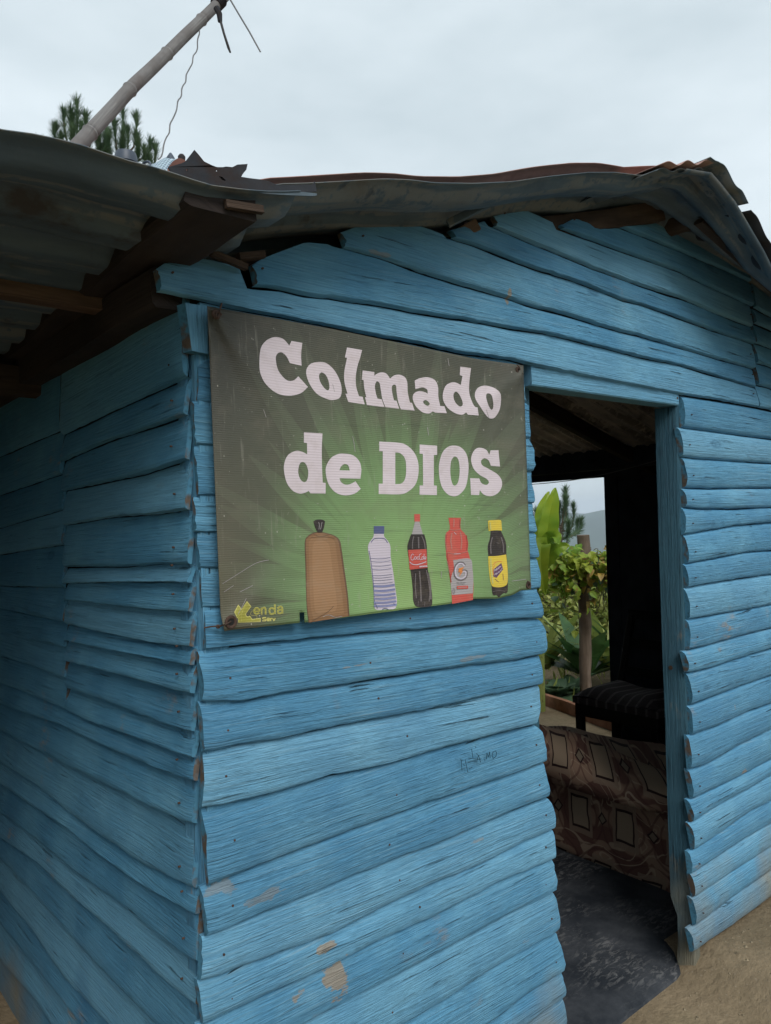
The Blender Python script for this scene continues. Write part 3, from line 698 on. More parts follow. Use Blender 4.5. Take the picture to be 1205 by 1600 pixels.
# porch beams under the low left roof
b0 = fp(0, 440, .30); b1 = fp(165, 468, .30)
timber('porch_beam', (-2.2, .34, b0.z+.02), (b1.x+.12, .30, b1.z-.002), .055, .062, M['brown_beam'], 21, .005, 40)
timber('porch_beam', (-2.2, 1.0, 2.06), (.0, 1.0, 2.05), .06, .08, M['dark_wood'], 22, .005, 30)
timber('porch_beam', (-2.2, 2.0, 2.06), (.0, 2.0, 2.05), .06, .08, M['dark_wood'], 23, .005, 30)
timber('porch_beam', (-.42, .20, 2.04), (-.40, 3.4, 2.03), .07, .07, M['dark_wood'], 24, .006, 30)
timber('porch_beam', (-1.4, -.2, 2.06), (-1.4, 3.4, 2.03), .07, .07, M['dark_wood'], 24, .006, 30)
for yy in (.45, 3.3):
    log('porch_post', (-2.15, yy, -.1), (-2.15, yy, 2.1), .05, M['bare'], yy)
# unseen boarded screen, added to block light from the left of the porch

mb = MB()
for i in range(17):
    a = .8+i*.155; mb.box((-1.75+.006*(i % 2), a, 0), (-1.725+.006*(i % 2), a+.15, 2.06))
mb.build('added_shade_screen', M['dark_wood'], hut, smooth=False)
# second unseen screen, added to keep the far porch end dark
mb = MB()
for i in range(17):
    a = -2.2+i*.13; mb.box((a, 3.44+.006*(i % 2), 0), (a+.125, 3.465+.006*(i % 2), 2.12))
mb.build('added_shade_screen', M['dark_wood'], hut, smooth=False)
# wood chocks between the boards and the sheets
q = fp(352, 408, -.045); timber('chock', q+Vector((-.03, 0, .010)), fp(385, 418, -.04), .014, .012, M['dark_wood'], 30, .002, 4)
q = fp(372, 405, -.02); timber('chock', q+Vector((0, 0, .004)), fp(412, 398, -.02), .018, .014, M['dark_wood'], 31, .002, 4)
q = fp(700, 350, -.05); timber('chock', q, fp(765, 318, -.12), .015, .018, M['sheet'], 32, .002, 4)
q = fp(712, 370, -.0); timber('chock', q, fp(745, 352, -.02), .02, .03, M['bare'], 33, .002, 4)
# =================================================================== BANNER
BT = P("300,472 324,478 400,492 520,514 650,541 740,560 818,571 840,575"); BB = P("330,988 346,986 385,982 480,972 560,962 650,950 700,944 735,936 780,935 800,930 815,922 830,921 840,920")
def buv(px, py):
    v = .5
    for _ in range(3):
        xl = 324+22*v; xr = 818+12*v; u = (px-xl)/(xr-xl)
        yt = interp(BT, 324+494*u); yb = interp(BB, 346+484*u); v = (py-yt)/(yb-yt)
    return u, v
def rip(u, v):
    X, Y = u*1.0, v*.66
    def fold(x0, y0, ang, w, a, ln):
        c, s_ = math.cos(ang), math.sin(ang); dx, dy = X-x0, Y-y0
        al = dx*c+dy*s_; pr = -dx*s_+dy*c
        return a*math.exp(-(pr/(w*(.35+max(al, 0)*2.2)))**2)*math.exp(-max(0, al)/ln)*(1 if al > -.02 else 0)
    r = fold(0, 0, R(40), .045, .011, .35)+fold(0, 0, R(62), .03, -.006, .4)+fold(1, .02, R(140), .04, .009, .3)+fold(0, .66, R(-30), .04, .006, .3)+fold(0, .0, R(24), .018, .005, .25)+fold(1, .02, R(118), .02, .006, .25)+fold(0, .02, R(80), .02, .004, .3)
    r += .0035*math.sin(X*7+Y*3)*math.sin(Y*4.5)+.007*math.exp(-((Y-.62)/.06)**2)*math.sin(X*9.5-1.2)+.006*math.sin(math.pi*u)*v
    r += .0012*noise.noise(Vector((X*14, Y*9, 0)))
    return r
def bp(px, py, lift=0.0):
    u, v = buv(px, py); return fp(px, py, -(.050+rip(u, v)+lift))
def bg(u, v):
    v_ = v; xt = 324+494*u; xb = 346+484*u; yt = interp(BT, xt); yb = interp(BB, xb)
    return xt+(xb-xt)*v, yt+(yb-yt)*v
def banner_mat():
    n = NT('printed vinyl banner', .55, .3)
    uv = n.sep(n.tc.outputs['UV']); u, v = uv[0], uv[1]
    dx = n.math('MULTIPLY', n.math('SUBTRACT', u, .60), 1.45); dy = n.math('SUBTRACT', v, .93)
    r = n.math('SQRT', n.math('ADD', n.math('MULTIPLY', dx, dx), n.math('MULTIPLY', dy, dy)))
    th = n.math('ARCTAN2', dy, dx)
    t = n.math('SUBTRACT', 1.08, n.math('MULTIPLY', r, .98))
    base = n.ramp(t, [(.0, (.062, .060, .050)), (.35, (.085, .088, .062)), (.62, (.115, .155, .075)), (.85, (.15, .25, .08)), (1, (.19, .31, .095))])
    lightc = n.ramp(t, [(.0, (.072, .071, .058)), (.35, (.11, .125, .082)), (.62, (.16, .26, .11)), (.85, (.20, .32, .13)), (1, (.24, .37, .14))])
    for N_, ph, rm in ((4.2, .2, 1.15), (6.6, .55, .95), (5.3, .8, .7)):
        a = n.math('ADD', n.math('MULTIPLY', th, N_), ph); fr = n.math('FRACT', a); fl = n.math('FLOOR', a)
        rr = n.math('MULTIPLY_ADD', n.math('FRACT', n.math('MULTIPLY', n.math('SINE', n.math('MULTIPLY', fl, 12.9)), 43.7)), .4, rm-.3)
        w = n.math('SUBTRACT', 1.0, n.math('DIVIDE', r, rr))
        sd_ = n.math('MULTIPLY', n.math('ABSOLUTE', n.math('SUBTRACT', fr, .5)), 2.0)
        mk = n.math('MULTIPLY', n.math('GREATER_THAN', n.math('MULTIPLY', w, 1.7), sd_), .55)
        base = n.mix(mk, base, lightc)
    # dust and scuffs
    p = n.noise(n.tc.outputs['UV'], 9, 5, .6); q = n.noise(n.map('UV', (60, 40, 1)), 1, 4, .7)
    base = n.mix(n.ramp(p, [(.5, 0), (.85, .35)]), base, (.20, .17, .13))
    base = n.mix(n.ramp(q, [(.66, 0), (.70, .55)]), base, (.36, .34, .30))
    stv = n.noise(n.map('UV', (70, 5, 1), (2, 1, 0)), 1, 4, .6); base = n.mix(n.ramp(stv, [(.60, 0), (.72, .3)]), base, (.30, .28, .24))
    sth = n.noise(n.map('UV', (5, 60, 1), (7, 1, 0)), 1, 4, .6); base = n.mix(n.ramp(sth, [(.58, 0), (.75, .35)]), base, (.045, .045, .035))
    spk = n.ramp(n.vor(n.map('UV', (34, 24, 1)), 1), [(.05, .8), (.09, 0)]); base = n.mix(n.math('MULTIPLY', spk, n.ramp(n.noise(n.tc.outputs['UV'], 6, 2), [(.5, 0), (.6, 1)])), base, (.40, .38, .33))
    le = n.math('MULTIPLY', n.ramp(u, [(.0, 1), (.16, 0)]), n.ramp(v, [(.4, 0), (.8, .6)])); base = n.mix(le, base, (.13, .115, .075))
    wu = n.math('SINE', n.math('MULTIPLY', u, 1500)); wv = n.math('SINE', n.math('MULTIPLY', v, 900))
    base = n.mix(n.math('MULTIPLY', n.ramp(wv, [(.2, .10), (.8, 0)]), n.ramp(p, [(.3, .3), (.7, 1)])), base, (.03, .04, .02))
    n.col(base); n.bump(n.math('ADD', wv, n.math('MULTIPLY', wu, .5)), .25, .001); return n.m
def ink(name, c, dust=.3):
    n = NT(name, .55, .3); p = n.noise(n.pos(), 30, 5, .65); q = n.noise(n.pos(), 9, 4, .6); z = n.sep(n.pos())[2]
    wv = n.math('SINE', n.math('MULTIPLY', z, 1100))
    k = n.mix(n.ramp(p, [(.5, 0), (.8, dust)]), c, (.30, .24, .17)); k = n.mix(n.ramp(q, [(.3, .18), (.7, 0)]), k, tuple(x*.72 for x in c))
    k = n.mix(n.ramp(wv, [(.2, .10), (.8, 0)]), k, tuple(x*.4 for x in c)); n.col(k); n.bump(wv, .2, .0008); return n.m
ban = empty('shop_banner', fp(585, 960, -.05), 'dark green vinyl banner printed with white lettering and drinks, nailed to the blue front wall', 'banner')
mb = MB(); NU, NV = 130, 90
vs = []; uvs = []
for i in range(NU+1):
    for j in range(NV+1):
        u, v = i/NU, j/NV; px, py = bg(u, v); py += .7*noise.noise(Vector((u*30, 0, 2)))*(v > .9); 
        # rounded, slightly frayed lower left corner
        if u < .03 and v > .95: px += (1-u/.03)*(v-.95)/.05*5
        vs.append(bp(px, py)); uvs.append((u, v))
fs = []
for i in range(NU):
    for j in range(NV):
        cx, cy = bg((i+.5)/NU, (j+.5)/NV)
        if 469.5 < cx < 476 and cy > 955: continue
        fs.append((i*(NV+1)+j, i*(NV+1)+j+1, (i+1)*(NV+1)+j+1, (i+1)*(NV+1)+j))
mb.add(vs, fs, 0, uvs)
cloth = loc_to(mb.build('banner_cloth', banner_mat()), ban)
md = cloth.modifiers.new('t', 'SOLIDIFY'); md.thickness = .0009; md.offset = -1
from mathutils.geometry import tessellate_polygon
def curve(spec, o, sc):
    """'x,y' tokens; trailing s = sharp corner; hermite between the others; returns pixel points"""
    pts = []
    for w in spec.split():
        sh = w.endswith('s'); a, b = w.rstrip('s').split(','); pts.append((float(a)/sc+o[0], float(b)/sc+o[1], sh))
    out = []; n = len(pts)
    for i in range(n):
        p0, p1, p2, p3 = pts[i-1], pts[i], pts[(i+1) % n], pts[(i+2) % n]
        out.append((p1[0], p1[1]))
        if p1[2] and p2[2]: continue
        t1 = (p2[0]-p1[0], p2[1]-p1[1]) if p1[2] else ((p2[0]-p0[0])/2, (p2[1]-p0[1])/2)
        t2 = (p2[0]-p1[0], p2[1]-p1[1]) if p2[2] else ((p3[0]-p1[0])/2, (p3[1]-p1[1])/2)
        for k in (1, 2, 3, 4):
            t = k/5; h0 = 2*t**3-3*t*t+1; h1 = t**3-2*t*t+t; h2 = -2*t**3+3*t*t; h3 = t**3-t*t
            out.append(tuple(h0*p1[d]+h1*t1[d]+h2*p2[d]+h3*t2[d] for d in (0, 1)))
    return out
def shape(mb, outer, holes=(), mi=0, lift=.0005):
    loops = [outer]+list(holes); tris = tessellate_polygon([[Vector((a, b, 0)) for a, b in l] for l in loops])
    flat = [p for l in loops for p in l]
    b_ = bmesh.new(); vv = [b_.verts.new((a, b, 0)) for a, b in flat]
    for t in tris:
        try: b_.faces.new([vv[i] for i in t])
        except ValueError: pass
    for d in (0, 1):
        lo_, hi_ = min(p[d] for p in flat), max(p[d] for p in flat); c_ = lo_+6
        while c_ < hi_:
            no = (1, 0, 0) if d == 0 else (0, 1, 0)
            bmesh.ops.bisect_plane(b_, geom=b_.verts[:]+b_.edges[:]+b_.faces[:], dist=1e-4, plane_co=(c_ if d == 0 else 0, c_ if d else 0, 0), plane_no=no); c_ += 6
    b_.verts.index_update()
    mb.add([bp(v.co.x, v.co.y, lift) for v in b_.verts], [tuple(v.index for v in f.verts) for f in b_.faces], mi); b_.free()
O1, O2, O3, O4, SC1, SC3, SC4 = (395, 515), (590, 530), (435, 665), (580, 680), 6.025, 6.694, 5.477
O0 = (0, 0)
LET = [
 (O1, SC1, "225,70 290,90 345,150s 365,107s 467,125s 456,230 460,340s 350,315s 320,255 275,215 235,225 217,270 235,370 280,440 330,480 385,478 430,440s 520,540s 450,600 340,622 230,600 130,520 75,420 63,310 75,180 120,110 175,78", []),
 (O1, SC1, "640,305 700,320 770,385 820,480 838,570 820,640 760,663 690,650 600,600 530,500 503,400 530,335 580,310", ["650,403 690,430 715,490 722,550 705,572 670,545 635,490 625,430"]),
 (O1, SC1, "888,168s 1030,192s 1012,262s 985,350 970,450 975,540 1000,625s 1035,632s 1055,705s 900,680s 873,603s 893,605s 865,500 862,400 888,265s 868,262s", []),
 (O0, 1, "566.8,578.9s 585,581.4s 585,587s 590,583.5 597.5,581.8 604,584 609.6,591.4s 616.6,586.4 624.9,585.6 633.2,589.8 636.5,598 637.3,613 640.6,628.8s 644,629.6s 648,641.5s 626.5,639.5s 622.4,628 619.9,613 619,603 615.7,601 612.4,604.7 613.2,614.6 615.7,625.4s 619.9,626.3s 624,638.7s 602.4,636.2s 597.5,623 595,608 593.3,599 590.8,596.4 588.4,596.3 585.9,603 587.5,614.6 590,622.6s 596.5,624s 601,636.2s 573.4,632.8s 570.4,620.4s 572.6,620.7s 569.3,606.3 568.4,594.3s 565.5,593.3s", []),
 (O2, SC1, "350,390s 400,367 470,358 540,385 570,450 573,540 590,628s 630,632s 653,697s 545,692s 520,680s 480,700 420,685 360,630 332,560 345,510 395,488 450,500 472,515s 468,475 430,455 400,458 357,470s", ["455,573 485,595 490,615 470,627 440,610 430,585"]),
 (O2, SC1, "780,258s 880,272s 865,400 865,510 900,610 925,641s 942,642s 953,718s 852,710s 835,690s 790,712 720,690 655,640 618,570 618,500 650,430 720,405 785,430s 800,345s 775,338s", ["745,495 775,530 800,590 798,625 770,632 730,590 715,540 722,505"]),
 (O2, SC1, "1010,437 1090,455 1150,500 1163,560 1150,660 1110,730 1070,747 1030,725 970,640 922,560 920,500 950,455", ["1045,510 1075,530 1090,600 1087,650 1070,663 1048,630 1025,560 1025,520"]),
 (O3, SC3, "268,70s 462,82s 455,250 458,450 465,597s 495,600s 495,710s 335,708s 318,682s 280,702 220,710 150,680 90,600 62,490 62,400 100,310 180,265 240,270 302,300s 300,182s 268,178s", ["255,380 290,405 312,470 310,540 290,585 258,588 225,550 208,480 222,405"]),
 (O3, SC3, "690,293 780,310 845,370 868,450 860,555s 640,550s 655,590 700,617 750,612 808,583s 862,662s 800,710 700,730 600,700 530,620 500,520 500,430 550,340 620,300", ["640,468s 655,430 690,403 730,415 748,470s"]),
 (O4, SC4, "70,55s 240,65 310,90 370,150 402,230 405,330 380,420 320,480 250,505 65,503s 65,415s 100,415s 100,137s 70,137s", ["207,147s 250,155 290,200 300,280 292,370 260,412 207,420s"]),
 (O4, SC4, "415,80s 565,90s 565,168s 537,170s 537,430s 563,432s 563,512s 415,508s 415,430s 445,430s 443,160s 415,158s", []),
 (O4, SC4, "710,88 770,105 815,160 833,240 830,340 810,440 765,500 715,523 655,505 605,440 582,340 583,240 610,150 655,102", ["718,182 745,205 757,270 755,350 740,410 712,432 690,400 678,320 682,240 695,200"]),
 (O4, SC4, "935,108 985,125 1012,168s 1022,130s 1090,127s 1103,268s 1025,262s 1005,215 970,198 942,218 950,255 1000,285 1075,330 1115,380 1118,440 1085,495 1025,522 965,508 930,470s 925,512s 855,510s 848,368s 925,370s 945,410 985,425 1008,405 990,375 930,340 880,290 856,220 865,160 895,118", []),
]
MI = {k: ink('banner ink '+k, c) for k, c in dict(white=(.60, .52, .55), brown=(.23, .125, .062), bag2=(.27, .15, .075), bag3=(.31, .175, .09), darkbrown=(.13, .075, .045), dark=(.035, .028, .026), blue=(.085, .10, .20), pale=(.52, .46, .52), lav=(.20, .21, .36),
      darkred=(.33, .045, .04), red=(.50, .085, .065), pink=(.42, .17, .14), grey=(.34, .31, .31), midgrey=(.14, .12, .12), yellow=(.62, .46, .055), purple=(.11, .05, .10), gold=(.33, .31, .06), goldlight=(.50, .46, .14), orange=(.62, .2, .05)).items()}
mb = MB()
for o, sc, out, hs in LET: shape(mb, curve(out, o, sc), [curve(h, o, sc) for h in hs])
loc_to(mb.build('lettering', MI['white'], smooth=False), ban)
def pic(name, items, label):
    """items: (ink, outline spec) drawn one above the other"""
    mb = MB(); mats = []; 
    for k, (c, o, sc, spec, *rest) in enumerate(items):
        if MI[c] not in mats: mats.append(MI[c])
        lift = .0005+.00016*k
        if rest: 
            strokes(mb, [curve_open(w, o, sc) for w in spec.split('|')], lambda a, b, l=lift: bp(a, b, l), rest[0], mats.index(MI[c]))
        else: shape(mb, curve(spec, o, sc), [], mats.index(MI[c]), lift)
    ob = loc_to(mb.build(name, mats, smooth=False), ban); ob['label'] = label
def curve_open(spec, o, sc):
    pts = [tuple(float(q) for q in w.rstrip('s').split(',')) for w in spec.split()]; pts = [(a/sc+o[0], b/sc+o[1]) for a, b in pts]
    if len(pts) < 3: return pts
    out = []
    for i in range(len(pts)-1):
        p0 = pts[max(i-1, 0)]; p1 = pts[i]; p2 = pts[i+1]; p3 = pts[min(i+2, len(pts)-1)]
        for k in range(4):
            t = k/4; h0 = 2*t**3-3*t*t+1; h1 = t**3-2*t*t+t; h2 = -2*t**3+3*t*t; h3 = t**3-t*t
            out.append(tuple(h0*p1[d]+h1*(p2[d]-p0[d])/2+h2*p2[d]+h3*(p3[d]-p1[d])/2 for d in (0, 1)))
    return out+[pts[-1]]
O5, SC5, O6, SC6, O7, SC7 = (460, 795), 6.694, (620, 790), 6.025, (335, 915), 8.033
pic('printed_bag', [('darkbrown', O5, SC5, "250,242 335,252 425,282 476,330 495,420 526,640 561,900 578,1122s 150,1192s 128,1000 116,600 110,350 138,288 188,255"),
  ('brown', O5, SC5, "250,252 330,262 415,290 458,335 478,430 508,640 545,900 562,1124s 160,1184s 136,1000 128,600 122,350 146,298 194,266"),
  ('bag2', O5, SC5, "250,275 320,285 390,310 425,350 440,450 465,640 500,900 520,1100s 200,1150s 170,1000 155,600 150,380 170,320 205,285"), ('bag3', O5, SC5, "240,330 310,335 360,370 380,460 400,640 430,850 440,1050 330,1090 230,1090 205,950 190,600 190,420 205,355"),
  ('dark', O5, SC5, "200,130s 235,113 290,113 322,130s 312,190 292,246s 245,246s 222,200"), ('grey', O5, SC5, "255,140 262,170 258,215|290,140 282,180 275,215", .7),
  ('darkbrown', O5, SC5, "190,1170 300,1110 360,1070 410,1020", .8), ('grey', O5, SC5, "300,1130 360,1110 430,1135 500,1125", .8), ('darkbrown', O5, SC5, "180,300 300,290 420,310|200,262 270,290 360,270", .5)], 'brown filled bag tied at the neck, printed on the banner')
wr = "".join('%s%d,%d %d,%d %d,%d' % ('|' if i else '', 800+int((y-515)*.1), y+4, 910, y+8, 1005+int((y-515)*.085), y-6) for i, y in enumerate((515, 548, 592, 630, 692, 716, 742, 775)))
wb = "".join('%s%d,%d %d,%d %d,%d' % ('|' if i else '', 838, y+6, 940, y+8, 1045+i*4, y-8) for i, y in enumerate((803, 850, 895, 935, 975, 1010)))
pic('printed_bottle', [('pale', O5, SC5, "832,262s 938,262s 942,292 988,350 1006,400 1008,500 1033,650 1053,800 1073,950 1068,1010 1045,1047 950,1052 860,1057 836,1010 827,850 812,700 787,520 772,430 777,368 824,298"),
  ('blue', O5, SC5, "832,180s 942,180s 940,262s 832,262s"), ('blue', O5, SC5, "805,350 835,315 890,308 945,315 975,355", 1.1), ('blue', O5, SC5, "782,440 800,540 818,680 832,850 840,1000", .9), ('blue', O5, SC5, wr, .55), ('lav', O5, SC5, wb, 3.4), ('pale', O5, SC5, "840,870 940,875 1052,858|842,915 940,920 1056,905|845,955 950,960 1060,945", .8),
  ('blue', O5, SC5, "850,990 870,1040|920,1055 950,1040 985,1053|1040,990 1050,1000", 1.0)], 'clear water bottle with a blue cap, printed on the banner')
pic('printed_bottle', [('dark', O6, SC6, "135,270s 260,270s 278,340 286,415 290,560 300,640 315,730 332,820 333,930 300,952 240,957 180,947 155,890 150,780 140,680 122,560 105,440 102,370"),
  ('red', O6, SC6, "165,80s 220,80s 220,150s 167,150s"), ('grey', O6, SC6, "172,150s 213,150s 247,270s 143,270s"), ('red', O6, SC6, "108,418s 280,410s 290,585s 215,592s 122,603s"),
  ('midgrey', O6, SC6, "205,300 208,400|215,620 225,760 230,900|300,640 318,760 322,880", 2.2), ('midgrey', O6, SC6, "160,290 150,340 148,405|235,285 258,340 268,405|280,610 300,720 312,820 305,900|178,640 175,760 185,870", 1.6),
  ('pale', O6, SC6, "160,465 148,455 134,480 138,510 152,512 162,498|176,480 166,490 170,506 182,502 184,486 176,480|206,482 194,484 190,500 200,506 210,500|232,452 216,462 212,490 224,512 238,500|244,480 236,492 240,506 252,500 252,484 244,480|258,455 256,500 268,502|272,480 262,492 272,505 276,482", .75),
  ('pale', O6, SC6, "122,530 150,552 200,555 276,528|190,556 230,546 276,530", 1.1), ('pale', O6, SC6, "218,575 285,570", 2.2), ('red', O6, SC6, "226,572 232,580|242,570 248,580|258,570 264,580|272,570 276,578", .5),
  ('midgrey', O6, SC6, "200,945 205,900|262,950 265,905", .7)], 'dark cola bottle with a red label, printed on the banner')
pic('printed_bottle', [('red', O6, SC6, "488,115s 605,115s 602,215 642,265 672,340 668,425s 690,500 722,700 718,888s 522,925s 514,800 493,620 470,500 465,440s 455,330 463,262 500,218"),
  ('grey', O6, SC6, "532,512s 690,500 714,600 722,700 717,826s 520,842s 508,720 522,640 540,600"), ('darkred', O6, SC6, "470,270 462,330 470,410|476,450 482,520 500,640 512,720|655,280 664,350 660,420|596,130 594,205", 1.6), ('pink', O6, SC6, "540,130 538,200|520,260 510,330 520,410|600,250 612,330 606,410", 1.8), ('pink', O6, SC6, "500,225 550,232 600,222|465,262 460,330 472,420|480,440 560,458 665,432|476,520 500,640", .9), ('pale', O6, SC6, "540,455 600,452|540,250 560,270", .8),
  ('midgrey', O6, SC6, "640,560 620,540 585,540 556,570 545,620 556,670 590,695 630,690 655,665 655,615 615,615", 3.4), ('pale', O6, SC6, "636,566 618,548 588,548 562,575 552,620 562,664 592,686 626,682 648,660 648,622 618,622", 2.3),
  ('orange', O6, SC6, "585,590s 635,578s 612,612s 628,612s 588,668s 600,628s 582,628s"), ('midgrey', O6, SC6, "565,722 590,725|598,722 650,726|565,735 640,738", .5), ('red', O6, SC6, "566,757s 672,753s 674,780s 568,786s"), ('grey', O6, SC6, "580,771 660,767", .8), ('midgrey', O6, SC6, "533,780 545,785 546,820 533,826 530,800 533,780", .5)], 'red sports drink bottle with a pale label, printed on the banner')
pic('printed_bottle', [('dark', O6, SC6, "885,236s 980,236s 1010,300 1030,360 1034,470 1046,600 1046,790 1030,825 1012,822 985,840 962,864 940,842 915,845 900,825 893,750 868,600 862,470 858,380 878,310"),
  ('yellow', O6, SC6, "860,145s 880,138 960,134 984,140s 992,235s 930,232 866,240s"), ('yellow', O6, SC6, "862,477s 945,474 1030,460s 1044,600 1043,725 1005,762 935,768 890,742 868,600"),
  ('purple', O6, SC6, "985,540s 1003,600s 940,680s 908,668s 912,600s"), ('orange', O6, SC6, "905,560 930,535 965,525 990,530|912,650 905,600 925,560", 1.0), ('pale', O6, SC6, "918,618 925,600 934,612 940,592 946,606|950,598 956,584 962,596|964,588 966,572|972,580 984,568|922,655 930,640 938,648 944,632 950,640|955,632 962,622 966,630|970,622 980,606 988,612|988,600 994,588", .75),
  ('purple', O6, SC6, "925,690 960,720|900,690 908,712|1000,640 1005,700", .7), ('midgrey', O6, SC6, "900,300 885,370 888,450|985,300 1003,370 1005,440", 2.0), ('goldlight', O6, SC6, "885,500 890,600 905,730|880,160 884,225", 2.4), ('midgrey', O6, SC6, "940,350 965,355|905,810 960,800 1020,808", .8)], 'dark malt drink bottle with a yellow cap and label, printed on the banner')
LG = "250,332s 300,238s 338,285 345,292s 410,193s 465,262s 405,345 402,372 425,388 445,378 478,420s 582,405s 582,455s 300,465s 300,415s 285,405s"
mb = MB()
shape(mb, curve(LG, O7, SC7), (), 1, .0005)
LG2 = "264,335s 300,254s 330,290 343,304s 410,208s 452,264s 394,345 392,378 422,398 445,392 470,430s 570,418s 572,447s 312,456s 308,414s 292,398s"
shape(mb, curve(LG2, O7, SC7), (), 0, .0008)
strokes(mb, [curve_open(w, O7, SC7) for w in "320,290 355,330 300,390|415,210 350,330 340,450|545,300 500,305 455,345 470,375 525,375 535,405 500,430 455,450".split('|')], lambda a, b: bp(a, b, .0011), .45, 1)
def word(segs, w, mi, l=.0016): strokes(mb, [curve_open(x, O7, SC7) for x in segs.split('|')], lambda a, b: bp(a, b, l), w, mi)
enda = "505,325 560,322 560,295 530,280 505,300 502,335 525,358 562,348|592,282 594,360|594,300 615,280 640,284 645,358|752,300 728,282 700,290 692,320 702,352 728,356 752,345|760,240 760,352|796,285 828,262 852,278 855,345|852,305 822,303 798,320 804,345 830,347 852,335"
word(enda, 2.5, 1, .0006); word(enda, 1.2, 0, .0010)
serv = "648,402 615,402 610,418 645,424 642,440 605,442|665,426 692,424 690,412 670,410 662,424 670,440 692,438|706,410 708,442|706,420 722,410|734,410 748,440 764,408"
word(serv, 1.7, 1, .0006)
ob = loc_to(mb.build('printed_logo', [MI['gold'], MI['goldlight']], smooth=False), ban); ob['label'] = 'small yellow printer logo in the lower left corner of the banner'
# creases and scuffs that rub the print off
for w in "348,912 375,895 400,880 420,875|372,960 380,945 385,935|375,925 395,915|800,908 822,905|690,893 690,903|668,668 670,680|551,682 553,690 555,706|350,925 365,915|412,640 416,652|700,560 702,572|760,640 764,652|520,600 523,612".split('|'):
    mb = MB(); strokes(mb, [curve_open(w, O0, 1)], lambda a, b: bp(a, b, .0009), .7); loc_to(mb.build('scuff', MI['grey'], smooth=False), ban)
# grommets with nails
def ring(mb, c, nrm, R1, r2, mi=0, n=20, k=8):
    nrm = Vector(nrm).normalized(); a = nrm.cross(Vector((.1, .2, 1))).normalized(); b = nrm.cross(a)
    vs = []; 
    for i in range(n):
        t = 2*math.pi*i/n; d = a*math.cos(t)+b*math.sin(t)
        for j in range(k):
            p = 2*math.pi*j/k; vs.append(c+d*(R1+r2*math.cos(p))+nrm*(r2*.7*math.sin(p)))
    mb.add(vs, [(i*k+j, i*k+(j+1) % k, ((i+1) % n)*k+(j+1) % k, ((i+1) % n)*k+j) for i in range(n) for j in range(k)], mi)
def disc(mb, c, nrm, r, mi=0, n=16):
    nrm = Vector(nrm).normalized(); a = nrm.cross(Vector((.1, .2, 1))).normalized(); b = nrm.cross(a)
    mb.add([c]+[c+(a*math.cos(2*math.pi*i/n)+b*math.sin(2*math.pi*i/n))*r for i in range(n)], [(0, 1+i, 1+(i+1) % n) for i in range(n)], mi)
for (gx, gy, R1, lab) in ((338, 491, .0065, 'upper left'), (810, 578, .0065, 'upper right'), (361, 972, .010, 'lower left'), (826, 914, .007, 'lower right')):
    mb = MB(); c = bp(gx, gy, .001); ring(mb, c, (0, -1, 0), R1, .0035); disc(mb, c+Vector((0, -.0006, 0)), (0, -1, 0), R1, 1)
    gr = loc_to(mb.build('grommet', [M['rustywire'], M['black']]), ban); gr['label'] = 'rusty eyelet at the %s corner' % lab
    mb = MB()
    if lab == 'lower left':
        mb.tube([bp(361, 971, .004), bp(352, 976, .008), fp(345, 978, -.045), fp(330, 979, -.034), fp(319, 981, -.027)], .0016); nail(mb, fp(341, 979, -.04), (0, -1, 0), .004, 0)
    elif lab == 'upper left':
        mb.tube([c+Vector((.006*math.cos(t), -.010, .006*math.sin(t)-.004)) for t in [i*.55 for i in range(9)]]+[c+Vector((.010, -.004, .022))], .0018)
    else: mb.tube([c+Vector((0, .002, 0)), c+Vector((-.001, -.006, .001)), c+Vector((-.006, -.008, .007)), c+Vector((-.010, -.004, .012))], .0014)
    nn = mb.build('bent_nail', M['rustywire']); loc_to(nn, ban)

# =================================================================== THINGS ON THE ROOF
def bamboo_mat():
    n = NT('weathered grey bamboo', .75, .15); g = n.noise(n.map('UV', (7, 130, 1)), 1, 4, .6); p = n.noise(n.pos(), 9, 5, .6)
    n.col(n.mix(n.ramp(g, [(.35, 0), (.7, 1)]), (.13, .125, .125), n.mix(n.ramp(p, [(.4, 0), (.65, 1)]), (.24, .235, .23), (.12, .10, .09)))); n.bump(g, .3, .003); return n.m
M['bamboo'] = bamboo_mat()
TB = 2.55
path = [(100, 252, 2.50), (121, 229, 2.55), (142, 206, 2.6), (173, 173, 2.66), (203, 140, 2.72), (232, 112, 2.80), (261, 84, 2.88), (288, 57, 2.95), (315, 31, 3.02), (343, 3, 3.1), (380, -34, 3.2), (430, -82, 3.3)]
pts = [tp(*p) for p in path]
bb = empty('bamboo_pole', tuple(pts[0]), 'grey bamboo pole slanting up from the roof with loose wires hanging near its top', 'pole')
mb = MB(); fine = []; rs = []
def cat(P_, t):
    i = min(int(t), len(P_)-2); f = t-i; a, b, c, d = P_[max(i-1, 0)], P_[i], P_[i+1], P_[min(i+2, len(P_)-1)]
    return b*(2*f**3-3*f*f+1)+(c-a)*.5*(f**3-2*f*f+f)+c*(-2*f**3+3*f*f)+(d-b)*.5*(f**3-f*f)
nodes = [1.95, 4.0, 6.0, 8.0, 9.9]
for i in range(0, 221):
    t = i/20; fine.append(cat(pts, t)); r = .0265-.0007*t
    for nd in nodes:
        dd = abs(t-nd); r += .0035*math.exp(-(dd/.05)**2)-.0028*math.exp(-((t-nd-.10)/.03)**2)
    rs.append(r)
mb.tube(fine, rs, 0, 18, bump=.03); loc_to(mb.build('pole', M['bamboo']), bb)
for k in range(5):
    mb = MB(); c = cat(pts, 8.85+k*.055); d = (cat(pts, 9.2)-cat(pts, 8.9)).normalized(); ring(mb, c, d, .0225, .0045, 0); loc_to(mb.build('binding', M['scrap']), bb)
